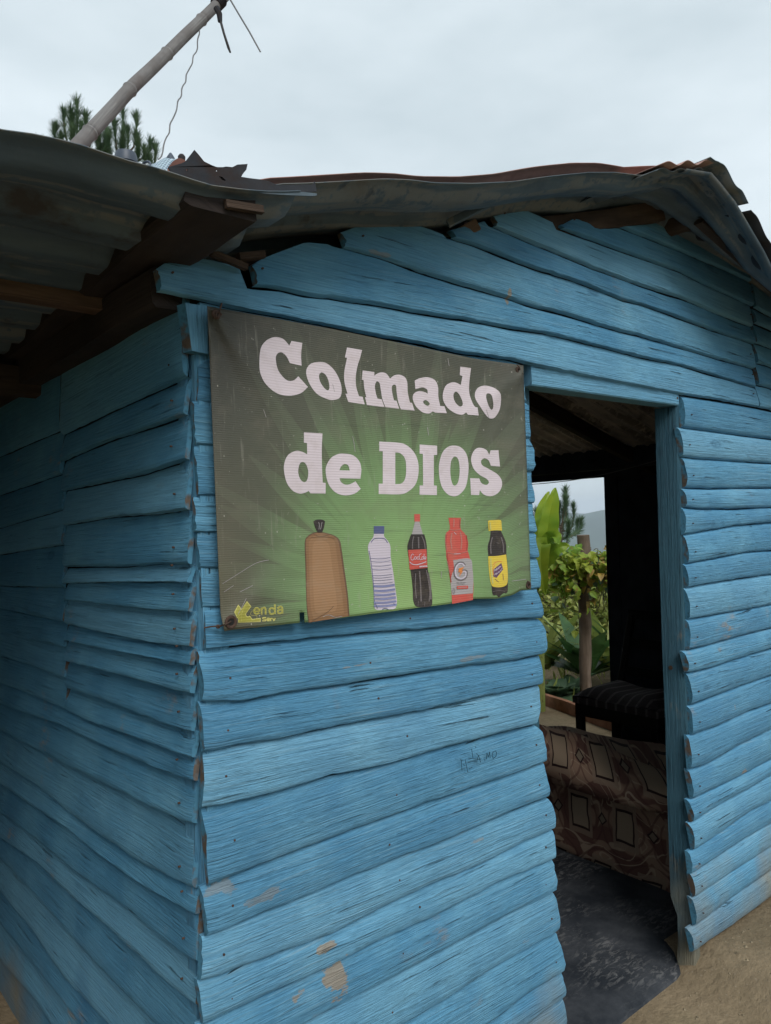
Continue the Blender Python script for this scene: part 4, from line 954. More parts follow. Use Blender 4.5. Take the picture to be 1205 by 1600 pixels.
mb = MB(); mb.tube([tp(338, 12, 3.02), tp(343, 22, 3.02), tp(344, 34, 3.02)], [.012, .012, .009]); loc_to(mb.build('knot', M['scrap']), bb)
mb = MB(); mb.tube([tp(344, 30, 3.02), tp(350, 52, 3.0), tp(357, 74, 3.0), tp(360, 82, 3.0)], [.005, .005, .006, .004], 0, 6)
o = loc_to(mb.build('wire', M['black']), bb); o['label'] = 'short thick dark wire end'
mb = MB(); mb.tube([tp(352, -14, 3.1), tp(372, 20, 3.08), tp(390, 50, 3.05), tp(407, 81, 3.05)], [.0032]*4, 0, 6); o = loc_to(mb.build('wire', M['wire']), bb); o['label'] = 'thin straight wire end on the right'
mb = MB(); wp = [tp(311, 46, 3.0), tp(309, 70, 2.95), tp(302, 92, 2.9), tp(292, 118, 2.85), tp(285, 140, 2.8), tp(279, 160, 2.75), tp(268, 192, 2.65), tp(259, 220, 2.6), tp(249, 250, 2.55)]
mb.tube([cat(wp, i/6)+Vector((.003*math.sin(i), 0, .002*math.cos(i*1.7))) for i in range(49)], .0026, 0, 6); o = loc_to(mb.build('wire', M['wire']), bb); o['label'] = 'long slack wire running down to the roof'

# torn sheet standing up at the roof corner
YT = -.26
torn = "262,262s 283,256s 289,253s 303,235s 310,243s 318,253s 330,259s 345,262s 352,261s 362,262s 370,258s 386,257s 384,266s 379,272s 376,277s 388,279s 405,281s 420,284s 432,290s 460,289s 487,289s 491,284s 494,300s 440,303s 380,300s 330,296s 296,287s 270,275s"
hol = ["290,265s 293,264.5s 293.5,269s 291,270s", "341,276s 346,277s 351,281.5s 351.5,283.5s 346,282s", "336,267s 339,266.5s 340,268s 337,268.5s", "339,290s 341,290s 341,292.5s 339.3,292s"]
mb = MB(); out = curve(torn, O0, 1); hs = [curve(h, O0, 1) for h in hol]
tris = tessellate_polygon([[Vector((a, b, 0)) for a, b in l] for l in [out]+hs]); flat = out+[p for h in hs for p in h]
mb.add([fp(a, b, YT-.02) for a, b in flat], [tuple(t) for t in tris]); o = mb.build('torn_metal_sheet', M['scrap'], smooth=False)
md = o.modifiers.new('t', 'SOLIDIFY'); md.thickness = .0025
tag(o, 'jagged torn strip of dark rusty metal standing up at the roof corner', 'scrap metal')
mb = MB(); tongue = curve("404,302s 425,300s 460,300 494,303s 490,307 455,306 420,304", O0, 1)
tr = tessellate_polygon([[Vector((a, b, 0)) for a, b in tongue]]); mb.add([fp(a, b, YT-.035) for a, b in tongue], [tuple(t) for t in tr])
o = mb.build('metal_strip', M['sheet'], smooth=False); md = o.modifiers.new('t', 'SOLIDIFY'); md.thickness = .003
tag(o, 'thin pale metal strip sticking out under the torn roof scrap', 'scrap metal')
# flaked brownish plate under the corner
mb = MB(); mb.bar(fp(352, 318, -.285), fp(410, 328, -.285), .01, .014, 0, n=12, wob=.003, seed=5); mb.build('plate_end', M['dark_wood'], hut)
# dark tub, cord loop, striped cord bundle, red scrap
def lathe(mb, c, prof, ax=Vector((0, 0, 1)), n=24, mi=0, sx=1, sy=1):
    ax = ax.normalized(); a = ax.cross(Vector((0.2, 1, .1))).normalized(); b = ax.cross(a); K = len(prof)
    vs = [c+a*(math.cos(2*math.pi*i/n)*r*sx)+b*(math.sin(2*math.pi*i/n)*r*sy)+ax*h for i in range(n) for r, h in prof]
    mb.add(vs, [(i*K+j, ((i+1) % n)*K+j, ((i+1) % n)*K+j+1, i*K+j+1) for i in range(n) for j in range(K-1)], mi)
M['rubber'] = plain('dark blue grey plastic', (.05, .065, .09), .45, .4)
c = tp(197, 254, 1.62); mb = MB(); lathe(mb, c, [(.001, -.02), (.024, -.02), (.024, .0), (.0235, .012), (.021, .020), (.012, .0235), (.001, .024)]); lathe(mb, c, [(.0245, -.004), (.0265, -.003), (.0265, .001), (.0245, .002)])
tag(mb.build('plastic_tub', M['rubber']), 'small dark domed plastic tub lying on the roof edge near the bamboo pole', 'tub')
mb = MB(); cc = tp(224, 258, 1.60); lp = [cc+R_*(math.cos(a)*.015)+U_*(math.sin(a)*.014)+F_*(.01*a) for a in [i*.28-.6 for i in range(17)]]
mb.tube(lp, .0026, 0, 8); tag(mb.build('hose_loop', M['rubber']), 'loop of dark hose on the roof edge next to the small tub', 'hose')
def cord_mat():
    n = NT('blue and white woven cord', .7, .2); uv = n.map('UV', (1, 1, 1)); s_ = n.sep(uv)
    a = n.math('SINE', n.math('MULTIPLY', n.math('ADD', s_[0], s_[1]), 55)); b = n.math('SINE', n.math('MULTIPLY', n.math('SUBTRACT', s_[0], n.math('MULTIPLY', s_[1], .6)), 48))
    k = n.math('MAXIMUM', n.math('GREATER_THAN', a, .45), n.math('GREATER_THAN', b, .6)); n.col(n.mix(k, (.05, .085, .13), (.42, .52, .58))); n.bump(k, .5, .004); return n.m
mb = MB(); c0_ = tp(232, 262, 1.6); c1_ = tp(275, 268, 1.6)
def cb(u, v):
    px = 230+47*u; top = 258-14*math.sin(min(1, u*1.25)*math.pi*.5)**2+(6*max(0, u-.8)/.2); py = 268+8*u+(top-268-8*u)*math.sin(v*math.pi*.5)
    return tp(px, py, 1.62+.10*v-.02*math.sin(u*6))
mb.grid(cb, 24, 12); o = mb.build('cord_bundle', cord_mat()); md = o.modifiers.new('t', 'SOLIDIFY'); md.thickness = .006
tag(o, 'bundle of blue and white striped woven cord lying on the roof edge', 'cord')
mb = MB(); lathe(mb, tp(267, 256, 1.72), [(.001, -.02), (.013, -.018), (.013, .0), (.009, .014), (.003, .024), (.0005, .026)]); tag(mb.build('plastic_cone', M['rubber']), 'small pointed dark plastic piece behind the striped cord', 'plastic')
mb = MB(); lathe(mb, tp(284, 247, 1.72), [(.001, -.02), (.005, -.015), (.008, -.004), (.0085, .003), (.005, .008), (.001, .009)]); tag(mb.build('metal_lump', M['scrap']), 'tiny dark lump beside the peak of the torn roof scrap', 'scrap metal')
mb = MB(); sc_ = curve("262,266 270,254s 280,248 290,251s 294,262s 290,277s 268,274s", O0, 1); tr = tessellate_polygon([[Vector((a, b, 0)) for a, b in sc_]]); mb.add([tp(a, b, 1.50) for a, b in sc_], [tuple(t) for t in tr])
o = mb.build('rusty_scrap', plain('red rusty scrap', (.16, .075, .06), .8, .2, .3, 30), smooth=False); md = o.modifiers.new('t', 'SOLIDIFY'); md.thickness = .003; tag(o, 'small reddish rusty metal scrap between striped cord and torn sheet', 'scrap metal')

# =================================================================== INSIDE THE HUT
def sofa_mat():
    n = NT('brown patterned upholstery', .9, .1); uv = n.tc.outputs['UV']
    wob_ = n.noise(uv, 5, 2, .5, out=1)
    vm = n.t.nodes.new('ShaderNodeVectorMath'); vm.operation = 'MULTIPLY_ADD'; n.lk(wob_, vm.inputs[0]); vm.inputs[1].default_value = (.055, .055, 0); n.lk(uv, vm.inputs[2]); w = vm.outputs[0]
    s_ = n.sep(w)
    row = n.math('FLOOR', n.math('MULTIPLY', s_[1], 1/.27)); uo = n.math('MULTIPLY_ADD', row, .5, n.math('MULTIPLY', s_[0], 1/.245))
    fx = n.math('SUBTRACT', n.math('FRACT', uo), .5); fy = n.math('SUBTRACT', n.math('FRACT', n.math('MULTIPLY', s_[1], 1/.27)), .5)
    ax_ = n.math('ABSOLUTE', fx); ay_ = n.math('ABSOLUTE', fy)
    rect = n.math('MAXIMUM', n.math('DIVIDE', ax_, .17), n.math('DIVIDE', ay_, .25))
    dia = n.math('ADD', n.math('ABSOLUTE', n.math('SUBTRACT', ax_, .5)), n.math('MULTIPLY', ay_, 1.0))
    c = n.mix(n.ramp(n.noise(w, 5, 2, .5, 1.2), [(.47, 0), (.5, 1)]), (.24, .155, .11), (.115, .06, .048))
    arcs = n.math('FRACT', n.math('MULTIPLY', n.noise(w, 3.0, 1, .4, 2.0), 6)); c = n.mix(n.ramp(arcs, [(.0, .8), (.12, .8), (.16, 0)]), c, (.33, .25, .18))
    arcs2 = n.math('FRACT', n.math('MULTIPLY', n.math('SQRT', n.math('ADD', n.math('MULTIPLY', fx, fx), n.math('MULTIPLY', fy, fy))), 6)); 
    c = n.mix(n.math('MULTIPLY', n.math('LESS_THAN', arcs2, .22), n.math('MULTIPLY', n.math('GREATER_THAN', rect, 1.5), .55)), c, (.08, .035, .032))
    c = n.mix(n.math('MULTIPLY', n.math('LESS_THAN', rect, 1.5), .8), c, (.23, .165, .12))
    c = n.mix(n.math('LESS_THAN', rect, 1.12), c, (.025, .014, .014)); c = n.mix(n.math('LESS_THAN', rect, .95), c, (.25, .19, .135))
    c = n.mix(n.math('LESS_THAN', dia, .11), c, (.03, .016, .016)); c = n.mix(n.math('LESS_THAN', dia, .075), c, (.19, .15, .11))
    n.col(c); n.bump(n.noise(n.pos(), 160, 3, .6), .3, .002); return n.m
M['sofa'] = sofa_mat()
def cushion(mb, a, b, r, e=4.0, n=20, sag=None, uv=1):
    """rounded upholstered block between corners a and b"""
    c = (Vector(a)+Vector(b))/2; h = (Vector(b)-Vector(a))/2; vs = []; uvs = []; nu, nv = 40, 28
    for i in range(nu+1):
        th = 2*math.pi*i/nu
        for j in range(nv+1):
            ph = -math.pi/2+math.pi*j/nv
            f = lambda w, k: math.copysign(abs(w)**(2/k), w)
            x = f(math.cos(ph), e)*f(math.cos(th), e); y = f(math.cos(ph), e)*f(math.sin(th), e); z = f(math.sin(ph), e)
            p = c+Vector((h.x*x, h.y*y, h.z*z)); p += Vector((noise.noise(p*5), noise.noise(p*5+Vector((9, 0, 0))), noise.noise(p*4+Vector((0, 9, 0)))))*.024
            if sag: p.z += sag(p)
            vs.append(p); uvs.append((p.y-p.x*.9, p.z+p.x*.3))
    mb.add(vs, [(i*(nv+1)+j, (i+1)*(nv+1)+j, (i+1)*(nv+1)+j+1, i*(nv+1)+j+1) for i in range(nu) for j in range(nv)], 0, uvs)
SX = gp(1000, 1392).x
sofa = empty('sofa', (SX+.3, .9, .02), 'brown patterned upholstered sofa standing just inside the doorway', 'sofa')
def sp_(name, a, b, e, sag=None):
    mb = MB(); cushion(mb, a, b, 0, e, sag=sag); return loc_to(mb.build(name, M['sofa'], angle=180), sofa)
sp_('base', (SX+.03, .10, -.02), (SX+.80, 1.55, .40), 7)
sp_('back_cushion', (SX-.125, .06, .365), (SX+.17, 1.60, .655), 2.5, lambda p: (-.125+.085*sm(.62, .95, p.y)+.014*math.sin(p.y*11))*(max(0, p.z-.36)/.30))
sp_('armrest', (SX+.15, 1.42, .1), (SX+.82, 1.66, .38), 4.0); sp_('armrest', (SX+.15, .03, .1), (SX+.80, .20, .42), 4.0)
sp_('seat_cushion', (SX+.22, .22, .26), (SX+.84, 1.42, .385), 5.0)
for a in ((SX+.08, .2), (SX+.08, 1.45), (SX+.7, .2), (SX+.7, 1.45)):
    mb = MB(); lathe(mb, Vector((a[0], a[1], .02)), [(.001, 0), (.022, 0), (.03, .06), (.001, .06)]); loc_to(mb.build('foot', M['black']), sofa)
# chair
ch = empty('chair', (3.42, 1.45, .02), 'dark wooden chair with a grey striped seat cushion in front of the rear doorway', 'chair')
def seat_mat():
    n = NT('grey striped seat fabric', .85, .15); s_ = n.sep(n.pos()); st = n.math('FRACT', n.math('MULTIPLY', n.math('ADD', s_[1], n.math('MULTIPLY', s_[0], .15)), 15))
    c = n.mix(n.math('LESS_THAN', st, .22), (.065, .055, .055), (.16, .14, .14)); c = n.mix(n.ramp(n.vor(n.pos(), 70), [(.1, .5), (.4, 0)]), c, (.025, .02, .022)); n.col(c); n.bump(n.vor(n.pos(), 70), .5, .003); return n.m
xa = tp(888, 1088, 4.9); xb = tp(1020, 1100, 4.2)
cx, cy = 3.41, 1.10
def chp(name, fn, mat): mb = MB(); fn(mb); return loc_to(mb.build(name, mat), ch)
def seatf(mb):
    def f(u, v):
        a = Vector((cx-.21, cy+.40, 0)); p = a+Vector((.42*v, -.58*u, 0)); ed = min(u, 1-u, v, 1-v)
        p.z = .51+.055*math.sin(min(1, ed*4)*math.pi/2)+.012*math.sin(u*9); return p
    mb.grid(f, 24, 16, 0)
    mb.box((cx-.21, cy-.18, .47), (cx+.21, cy+.40, .511))
chp('seat', seatf, seat_mat())
chp('seat_frame', lambda mb: mb.box((cx-.20, cy-.17, .395), (cx+.20, cy+.39, .47)), M['black'])
for lx, ly in ((-.19, .36), (.19, .36), (-.19, -.15), (.19, -.15)):
    chp('leg', lambda mb, lx=lx, ly=ly: mb.bar((cx+lx*.97, cy+ly, .024), (cx+lx, cy+ly, .40), .045, .045, n=4, up=Vector((0, 1, 0))), M['black'])
def bkf(mb):
    for yy in (-.13, .33): mb.bar((cx+.19, cy+yy, .47), (cx+.27, cy+yy-.06, .98), .04, .035, n=6, up=Vector((0, 1, 0)))
    for zz in (.62, .80, .98): mb.bar((cx+.19+.08*(zz-.4)/.6, cy-.15, zz), (cx+.19+.08*(zz-.4)/.6, cy+.29, zz), .02, .06, n=4)
chp('backrest', bkf, M['black'])
# thin string across the room under the ceiling
mb = MB(); a = tp(830, 757, 4.0); b = tp(1032, 718, 3.3); mb.tube([a+(b-a)*(i/12)-Vector((0, 0, .02*math.sin(i/12*math.pi))) for i in range(13)], .002, 0, 5)
tag(mb.build('string', M['wire']), 'thin string stretched under the ceiling inside the doorway', 'string')

# =================================================================== GARDEN BEHIND
def leaf_mat(name, a, b, spot=None, rough=.5, tr=.25):
    n = NT(name, rough, .35); p = n.noise(n.pos(), 3.5, 4, .6); q = n.noise(n.pos(), 22, 4, .6)
    c = n.mix(n.ramp(p, [(.35, 0), (.65, 1)]), a, b)
    if spot: c = n.mix(n.ramp(q, [(.58, 0), (.66, .85)]), c, spot)
    n.col(c); n.b.inputs['Subsurface Weight'].default_value = 0
    tl = n.t.nodes.new('ShaderNodeBsdfTranslucent'); n.lk(c, tl.inputs[0]); mxs = n.t.nodes.new('ShaderNodeMixShader'); mxs.inputs[0].default_value = tr
    out = n.t.nodes['Material Output']; n.t.links.new(n.b.outputs[0], mxs.inputs[1]); n.t.links.new(tl.outputs[0], mxs.inputs[2]); n.t.links.new(mxs.outputs[0], out.inputs[0]); return n.m
M['vine'] = leaf_mat('yellow green vine leaf', (.14, .29, .035), (.32, .38, .05), (.26, .16, .05), tr=.4)
M['vine_dry'] = leaf_mat('dry yellow brown leaf', (.50, .36, .05), (.22, .14, .06), (.10, .05, .03))
M['banana'] = leaf_mat('banana leaf', (.17, .30, .03), (.28, .36, .03), None, .4, .4)
M['agave'] = leaf_mat('dark glossy leaf', (.03, .085, .025), (.08, .17, .05), None, .35, .2)
M['low'] = leaf_mat('grey green low leaf', (.05, .10, .05), (.10, .16, .09), None, .5)
M['bush'] = leaf_mat('soft green bush leaf', (.20, .26, .06), (.32, .34, .10), (.13, .13, .04), tr=.35)
M['pine'] = leaf_mat('pine needles', (.06, .11, .06), (.11, .17, .085), None, .6, .2)
M['bark'] = wood_mat('bark', (.09, .065, .045), (.17, .13, .10), .6)
def leaf(mb, p, d, up, L_, W_, curl=.2, mi=0, n=5, shape_=.5):
    d = d.normalized(); s_ = d.cross(up).normalized(); nn = s_.cross(d); vs = []
    for i in range(n+1):
        t = i/n; w = W_*.5*(math.sin(math.pi*min(1, t**.75))**.8 if t < 1 else 0)+.0005
        c = p+d*(L_*t)-nn*(curl*L_*t*t)
        vs += [c-s_*w+nn*(w*.25), c, c+s_*w+nn*(w*.25)]
    fs = []
    for i in range(n):
        a = i*3; fs += [(a, a+1, a+4, a+3), (a+1, a+2, a+5, a+4)]
    mb.add(vs, fs, mi)
rnd = random.Random(11)
def rv(): return Vector((rnd.uniform(-1, 1), rnd.uniform(-1, 1), rnd.uniform(-1, 1)))
# earth kerb board
mb = MB(); a = tp(835, 1093, 6.75); b = tp(965, 1133, 5.7); a.z = b.z = .04
mb.bar(a+(a-b)*.6, b+(b-a)*.8, .05, .10, 0, n=20, wob=.01); tag(mb.build('garden_board', plain('reddish timber', (.26, .13, .08), .85, .1, .3, 14)), 'reddish timber board edging the garden bed behind the hut', 'edging board')
# bed of ground cover beyond the board
mb = MB()
for i in range(2600):
    x = rnd.uniform(4.75, 11); y = rnd.uniform(.5, 9)
    p = Vector((x, y, gz(x, y))); leaf(mb, p, Vector((rnd.uniform(-.6, .6), rnd.uniform(-.6, .6), 1)), rv(), rnd.uniform(.08, .22), rnd.uniform(.01, .03), .3, 0, 3)
tag(mb.build('grass', M['bush'], smooth=False), 'rough tufts of green grass covering the ground behind the hut', 'grass', kind='stuff')
# posts of the vine fence
def post(px, t, pyt, r, lab, seed):
    a = tp(px[0], pyt, t); b = Vector((tp(px[1], 1080, t).x, tp(px[1], 1080, t).y, 0)); b.z = gz(b.x, b.y)-.1
    mb = MB(); mb.tube([a+(b-a)*(i/14)+Vector((.008*math.sin(i), 0, 0)) for i in range(15)], [r*(1+.05*math.sin(i*2.1)) for i in range(15)], 0, 14, bump=.2, seed=seed)
    return tag(mb.build('fence_post', M['bark']), lab, 'post')
post((911, 916), 6.7, 836, .052, 'round weathered wooden post carrying the vines behind the rear doorway', 1)
# vines hanging along the fence wire
mb = MB(); a = tp(820, 880, 6.9); b = tp(990, 890, 6.6)
mb.tube([tp(800, 862, 7.0), tp(860, 868, 6.9), tp(912, 862, 6.7), tp(960, 870, 6.6), tp(1020, 868, 6.5)], .004, 1, 5)
for i in range(1700):
    u = rnd.random(); px = 815+195*u; dpt = 6.8-.4*u+rnd.uniform(-.28, .28)
    py = 852+abs(rnd.gauss(0, 1))*38+rnd.uniform(-6, 8)+8*math.sin(px*.08)
    if 905 < px < 945 and py < 880: py += 18
    p = tp(px, min(py, 985), dpt); mi = 0 if rnd.random() < (.68+.25*math.sin(px*.05+py*.03)) else (2 if rnd.random() < .7 else 3)
    leaf(mb, p, Vector((rnd.uniform(-1, 1), rnd.uniform(-1, 1), rnd.uniform(-1.3, .5))), Vector((rnd.uniform(-.6, .6)-.4, rnd.uniform(-.6, .6)-.6, 1)), rnd.uniform(.03, .09), rnd.uniform(.03, .08), rnd.uniform(0, .8), mi, 4)
for i in range(34):
    px = rnd.uniform(820, 1000); p = tp(px, rnd.uniform(860, 900), 6.75); q_ = [p]
    for k in range(7): q_.append(q_[-1]+Vector((rnd.uniform(-.05, .05), rnd.uniform(-.05, .05), rnd.uniform(-.12, .03))))
    mb.tube([cat(q_, j/2) for j in range(14)], .0035, 1, 5)
tag(mb.build('vine', [M['vine'], M['bark'], M['vine_dry'], M['low']], smooth=False), 'tangled vine with yellow green and dry leaves hanging beside the post', 'vine')
# broad dark leaved plant at the foot of the post
def rosette(name, base, n, L0, W0_, mat, lab, cat_, el=(20, 80), curl=.45, seed=1, group=None):
    rr = random.Random(seed); mb = MB()
    for i in range(n):
        az = i*2.399+rr.uniform(-.3, .3); e = R(rr.uniform(*el)); L_ = L0*rr.uniform(.75, 1.15)
        d = Vector((math.cos(az)*math.cos(e), math.sin(az)*math.cos(e), math.sin(e))); leaf(mb, base+Vector((math.cos(az), math.sin(az), 0))*.02, d, Vector((0, 0, 1)), L_, W0_*rr.uniform(.7, 1.2), curl*rr.uniform(.5, 1.2), 0, 10)
    return tag(mb.build(name, mat), lab, cat_, group)
bq = tp(918, 1092, 7.1); bq.z = gz(bq.x, bq.y)
rosette('broad_leaf_plant', bq+Vector((0, 0, .12)), 20, .66, .17, M['agave'], 'dark green plant with long broad glossy leaves behind the post foot', 'plant', (18, 75), .42, 4)
bq = tp(985, 1075, 7.6); bq.z = gz(bq.x, bq.y); rosette('broad_leaf_plant', bq+Vector((0, 0, .1)), 15, .8, .16, M['agave'], 'second broad leaved plant half hidden by the dark inner wall', 'plant', (25, 80), .4, 9)
bq = tp(870, 1085, 6.75); bq.z = gz(bq.x, bq.y); rosette('low_plant', bq+Vector((0, 0, .02)), 26, .22, .14, M['low'], 'low grey green plant with round leaves next to the garden board', 'plant', (5, 70), .6, 6)
bq = tp(893, 1075, 6.9); bq.z = gz(bq.x, bq.y); rosette('low_plant', bq+Vector((0, 0, .03)), 22, .24, .13, M['low'], 'low round leaved plant just left of the post foot', 'plant', (5, 70), .6, 7)
# banana plant: stem and big leaves
bs = tp(838, 1080, 6.4); bs.z = gz(bs.x, bs.y)
ban_p = empty('banana_plant', tuple(bs), 'banana plant with large upright yellow green leaves left of the post', 'banana plant')
mb = MB(); mb.tube([bs, bs+Vector((.02, 0, .5)), bs+Vector((.0, .02, 1.05))], [.075, .065, .045], 0, 14, bump=.1); loc_to(mb.build('stem', M['bush']), ban_p)
def bleaf(pts_, W_, name='leaf'):
    mb = MB(); n = 24; vs = []
    for i in range(n+1):
        t = i/n; c = cat(pts_, t*(len(pts_)-1)); d = (cat(pts_, min(1, t+.03)*(len(pts_)-1)-.001)-cat(pts_, max(0, t-.03)*(len(pts_)-1))).normalized()
        s_ = d.cross(F_).normalized(); nn = s_.cross(d); w = W_*.5*math.sin(math.pi*min(1, max(0, (t-.12)/.88))**.8)**.7 if .12 < t < 1 else .006
        for k in (-1, -.5, 0, .5, 1): vs.append(c+s_*(w*k)+nn*(-.45*w*abs(k)+.012*math.sin(i*1.3+k*3)*abs(k)))
    mb.add(vs, [(i*5+k, i*5+k+1, (i+1)*5+k+1, (i+1)*5+k) for i in range(n) for k in range(4)]); loc_to(mb.build(name, M['banana']), ban_p)
top = bs+Vector((0, .02, 1.05))
bleaf([top, tp(852, 850, 6.25), tp(858, 810, 6.2), tp(868, 762, 6.2)], .17)
bleaf([top, tp(846, 830, 6.35), tp(846, 800, 6.35), tp(858, 768, 6.4)], .12)
bleaf([top, tp(850, 855, 6.2), tp(866, 838, 6.1), tp(872, 850, 6.0)], .13)
bleaf([top, tp(850, 880, 6.2), tp(868, 858, 6.1), tp(890, 852, 6.1)], .12)
bleaf([top, tp(820, 830, 6.5), tp(800, 790, 6.6), tp(780, 800, 6.7)], .22)
bleaf([top, tp(845, 850, 6.0), tp(845, 880, 5.9), tp(852, 930, 5.9)], .13)
# soft green bushes behind
def bush(c, rad, hgt, n, lab, seed, mat='bush', ls=(.05, .11)):
    rr = random.Random(seed); mb = MB()
    for i in range(n):
        az = rr.uniform(0, 2*math.pi); k = rr.random()**.4; zz = rr.random()
        rr_ = rad*k*(1-.35*zz)*(1+.35*noise.noise(Vector((math.cos(az)*1.5, math.sin(az)*1.5, zz*2+seed))))
        p = c+Vector((math.cos(az)*rr_, math.sin(az)*rr_, hgt*zz*(1-.4*(k**3))))
        leaf(mb, p, Vector((rr.uniform(-1, 1), rr.uniform(-1, 1), rr.uniform(-.4, 1))), Vector((rr.uniform(-1, 1), rr.uniform(-1, 1), 1)), rr.uniform(*ls), rr.uniform(*ls)*.7, .3, 0, 3)
    for k in range(5):
        a = rr.uniform(0, 6.3); mb.tube([c, c+Vector((math.cos(a)*rad*.3, math.sin(a)*rad*.3, hgt*.5)), c+Vector((math.cos(a)*rad*.5, math.sin(a)*rad*.5, hgt*.85))], [.02, .014, .005], 1, 6)
    return tag(mb.build('bush', [M[mat], M['bark']], smooth=False), lab, 'bush', 'bushes behind the garden')
for i, (px, t, rad, h, lab) in enumerate(((860, 10.5, .9, 1.15, 'yellow green bush left of the post, behind the vines'), (925, 11.5, 1.0, 1.1, 'soft green bush straight behind the wooden post'), (990, 10.2, .9, 1.2, 'green bush behind the dark inner wall, right of the post'), (800, 12, 1.1, 1.4, 'large bush behind the banana plant'))):
    c = tp(px, 900, t); c.z = gz(c.x, c.y)-.05; bush(c, rad, h, 2400, lab, 20+i)
for k, (px, py, t, L_, W_) in enumerate(((856, 1010, 7.4, .5, .13), (940, 1000, 7.9, .6, .15), (880, 985, 8.3, .55, .14), (965, 1010, 7.2, .55, .15))):
    c = tp(px, py+70, t); c.z = gz(c.x, c.y); rosette('broad_leaf_plant', c+Vector((0, 0, .15)), 16, L_, W_, M['bush'], ('fresh green leafy plant at the left edge of the rear doorway', 'fresh green leafy plant behind the post on its right', 'fresh green leafy plant further back between banana and post', 'leafy green plant low beside the dark inner wall')[k], 'plant', (30, 85), .5, 40+k)
# pine trees
def pine(base, H_, lab, seed, leaders, r0_=.16, low=None):
    """leaders: list of (tip point, length) given as world points"""
    rr = random.Random(seed); t = empty('pine_tree', tuple(base), lab, 'pine tree', 'pine trees')
    tip = leaders[0]
    mb = MB(); top_ = Vector(tip)-Vector((0, 0, .1)); pts_ = [base+(top_-base)*(i/12)+Vector((.05*math.sin(i*.9+seed), .04*math.cos(i), 0))*(1-i/12) for i in range(13)]
    mb.tube(pts_, [r0_*(1-.93*i/12) for i in range(13)], 0, 10, bump=.15); 
    brs = []
    for lp_ in leaders[1:]:
        lp_ = Vector(lp_); zb = lp_.z-rr.uniform(.5, .9); f = (zb-base.z)/(top_.z-base.z); root = base+(top_-base)*max(.3, min(.97, f))
        mid = Vector((lp_.x, lp_.y, lp_.z-.45))*.75+root*.25; q_ = [root, mid-Vector((0, 0, .08)), lp_-Vector((0, 0, .18)), lp_]; mb.tube([cat(q_, i/3) for i in range(10)], [.025-.002*i for i in range(10)], 0, 6); brs.append(q_)
    brs.append([top_-Vector((0, 0, 1.2)), top_-Vector((0, 0, .7)), top_-Vector((0, 0, .3)), Vector(tip)])
    for i in range(low or 26):
        f = rr.uniform(.40, .93); root = base+(top_-base)*f; az = rr.uniform(0, 6.28); L_ = (1-f)*H_*.38+.25
        q_ = [root, root+Vector((math.cos(az)*L_*.5, math.sin(az)*L_*.5, .02)), root+Vector((math.cos(az)*L_*.9, math.sin(az)*L_*.9, .16)), root+Vector((math.cos(az)*L_, math.sin(az)*L_, .40))]
        mb.tube([cat(q_, j/3) for j in range(10)], [.022-.0018*j for j in range(10)], 0, 5); brs.append(q_)
    loc_to(mb.build('trunk', M['bark']), t)
    mb = MB()
    for q_ in brs:
        for k in range(16):
            f = 1.1+1.9*(k/15)**.8; p = cat(q_, f-.0001); d = (cat(q_, min(2.999, f+.05))-cat(q_, f-.05)).normalized()
            for j in range(24):
                o_ = Vector((rr.gauss(0, 1), rr.gauss(0, 1), rr.gauss(0, 1))).normalized(); dd = (d*1.1+o_*.85).normalized(); L_ = rr.uniform(.13, .22); s_ = dd.cross(o_).normalized()*.0055
                mb.add([p-s_, p+s_, p+dd*L_+s_*.3, p+dd*L_-s_*.3], [(0, 1, 2, 3)], 0)
    loc_to(mb.build('crown', M['pine'], smooth=False), t)
DP = 14.5
def at(px, py, t=DP): return tp(px, py, t)
b1 = at(130, 900); b1.z = gz(b1.x, b1.y)
pine(b1, 9, 'pine tree top behind the roof, left of the bamboo pole', 3, [at(120, 160), at(100, 178), at(86, 200), at(112, 185, 14.2), at(134, 182), at(140, 205, 14.8), at(96, 215), at(128, 200, 14.1), at(152, 218), at(165, 232)])
b2 = at(205, 900, 15.5); b2.z = gz(b2.x, b2.y)
pine(b2, 9, 'pine tree top behind the roof, right of the bamboo pole', 5, [at(192, 178, 15.5), at(213, 184, 15.5), at(180, 195, 15.2), at(200, 205, 15.7), at(214, 215, 15.5), at(226, 236, 15.3), at(243, 232, 15.5), at(170, 210, 15.3), at(190, 225, 15.1), at(234, 250, 15.4)])
b3 = at(868, 1000, 19); b3.z = gz(b3.x, b3.y)
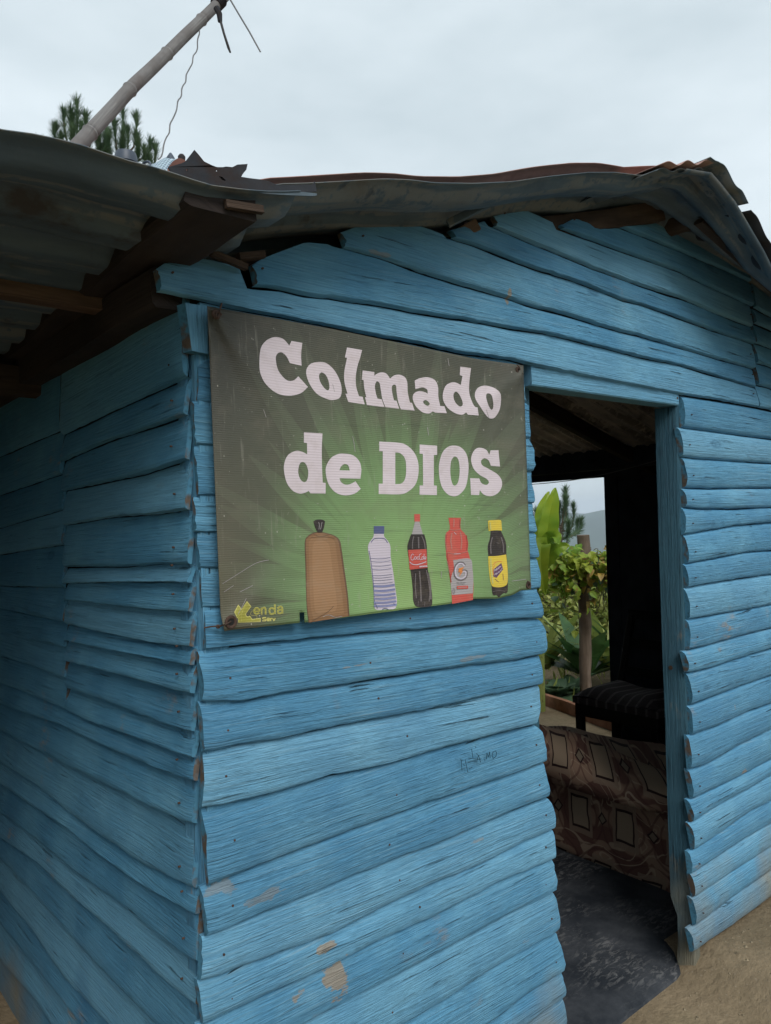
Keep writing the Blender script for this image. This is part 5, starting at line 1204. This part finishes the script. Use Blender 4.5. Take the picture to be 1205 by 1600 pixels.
pine(b3, 3.6, 'slender young pine seen through the rear doorway beside the banana leaf', 8, [at(884, 765, 19), at(896, 792, 19), at(880, 800, 19.2), at(887, 818, 18.8), at(874, 790, 19.1), at(884, 780, 18.9)], .06, 6)
# small scattered things on the earth in front
mb = MB()
for (px, py, k) in ((1135, 1472, 1), (1128, 1468, 2), (1146, 1468, 3)):
    p = gp(1136, 1470, .03); leaf(mb, p, Vector((math.cos(k*2), math.sin(k*2), .1)), Vector((0, 0, 1)), .05, .016, .1)
tag(mb.build('weed', M['low'], smooth=False), 'tiny green weed sprig on the earth by the wall base', 'weed')
mb = MB()
for i in range(700):
    p = Vector((rnd.uniform(.6, 3.4), -.05-1.2*rnd.random()**1.6, 0)); p.z = gz(p.x, p.y)+.001; r_ = rnd.uniform(.002, .007)*(1.6 if rnd.random() < .05 else 1)
    vs = [p+Vector((r_*x*rnd.uniform(.7, 1.2), r_*y*rnd.uniform(.7, 1.2), r_*z*.7)) for x, y, z in ((1, 0, 0), (0, 1, 0), (-1, 0, 0), (0, -1, 0), (0, 0, 1), (0, 0, -1))]
    mb.add(vs, [(0, 1, 4), (1, 2, 4), (2, 3, 4), (3, 0, 4), (1, 0, 5), (2, 1, 5), (3, 2, 5), (0, 3, 5)])
tag(mb.build('pebbles', plain('small pebbles', (.22, .18, .12), .9, .1, .4, 60), smooth=False), 'scattered tiny pebbles on the earth', 'pebbles', kind='stuff')

# =================================================================== AIR
mb = MB(); mb.box((-7000, -7000, -1200), (7000, 7000, 190))
hz = mb.build('haze', [], smooth=False); tag(hz, 'pale humid air over the valley', 'haze', kind='stuff')
hm = bpy.data.materials.new('haze'); hm.use_nodes = True; hm.node_tree.nodes.clear(); ho = hm.node_tree.nodes.new('ShaderNodeOutputMaterial'); hv = hm.node_tree.nodes.new('ShaderNodeVolumePrincipled')
hv.inputs['Density'].default_value = .00017; hv.inputs['Color'].default_value = (.78, .88, 1, 1); hv.inputs['Anisotropy'].default_value = .2
hm.node_tree.links.new(hv.outputs[0], ho.inputs['Volume']); hz.data.materials.clear(); hz.data.materials.append(hm)
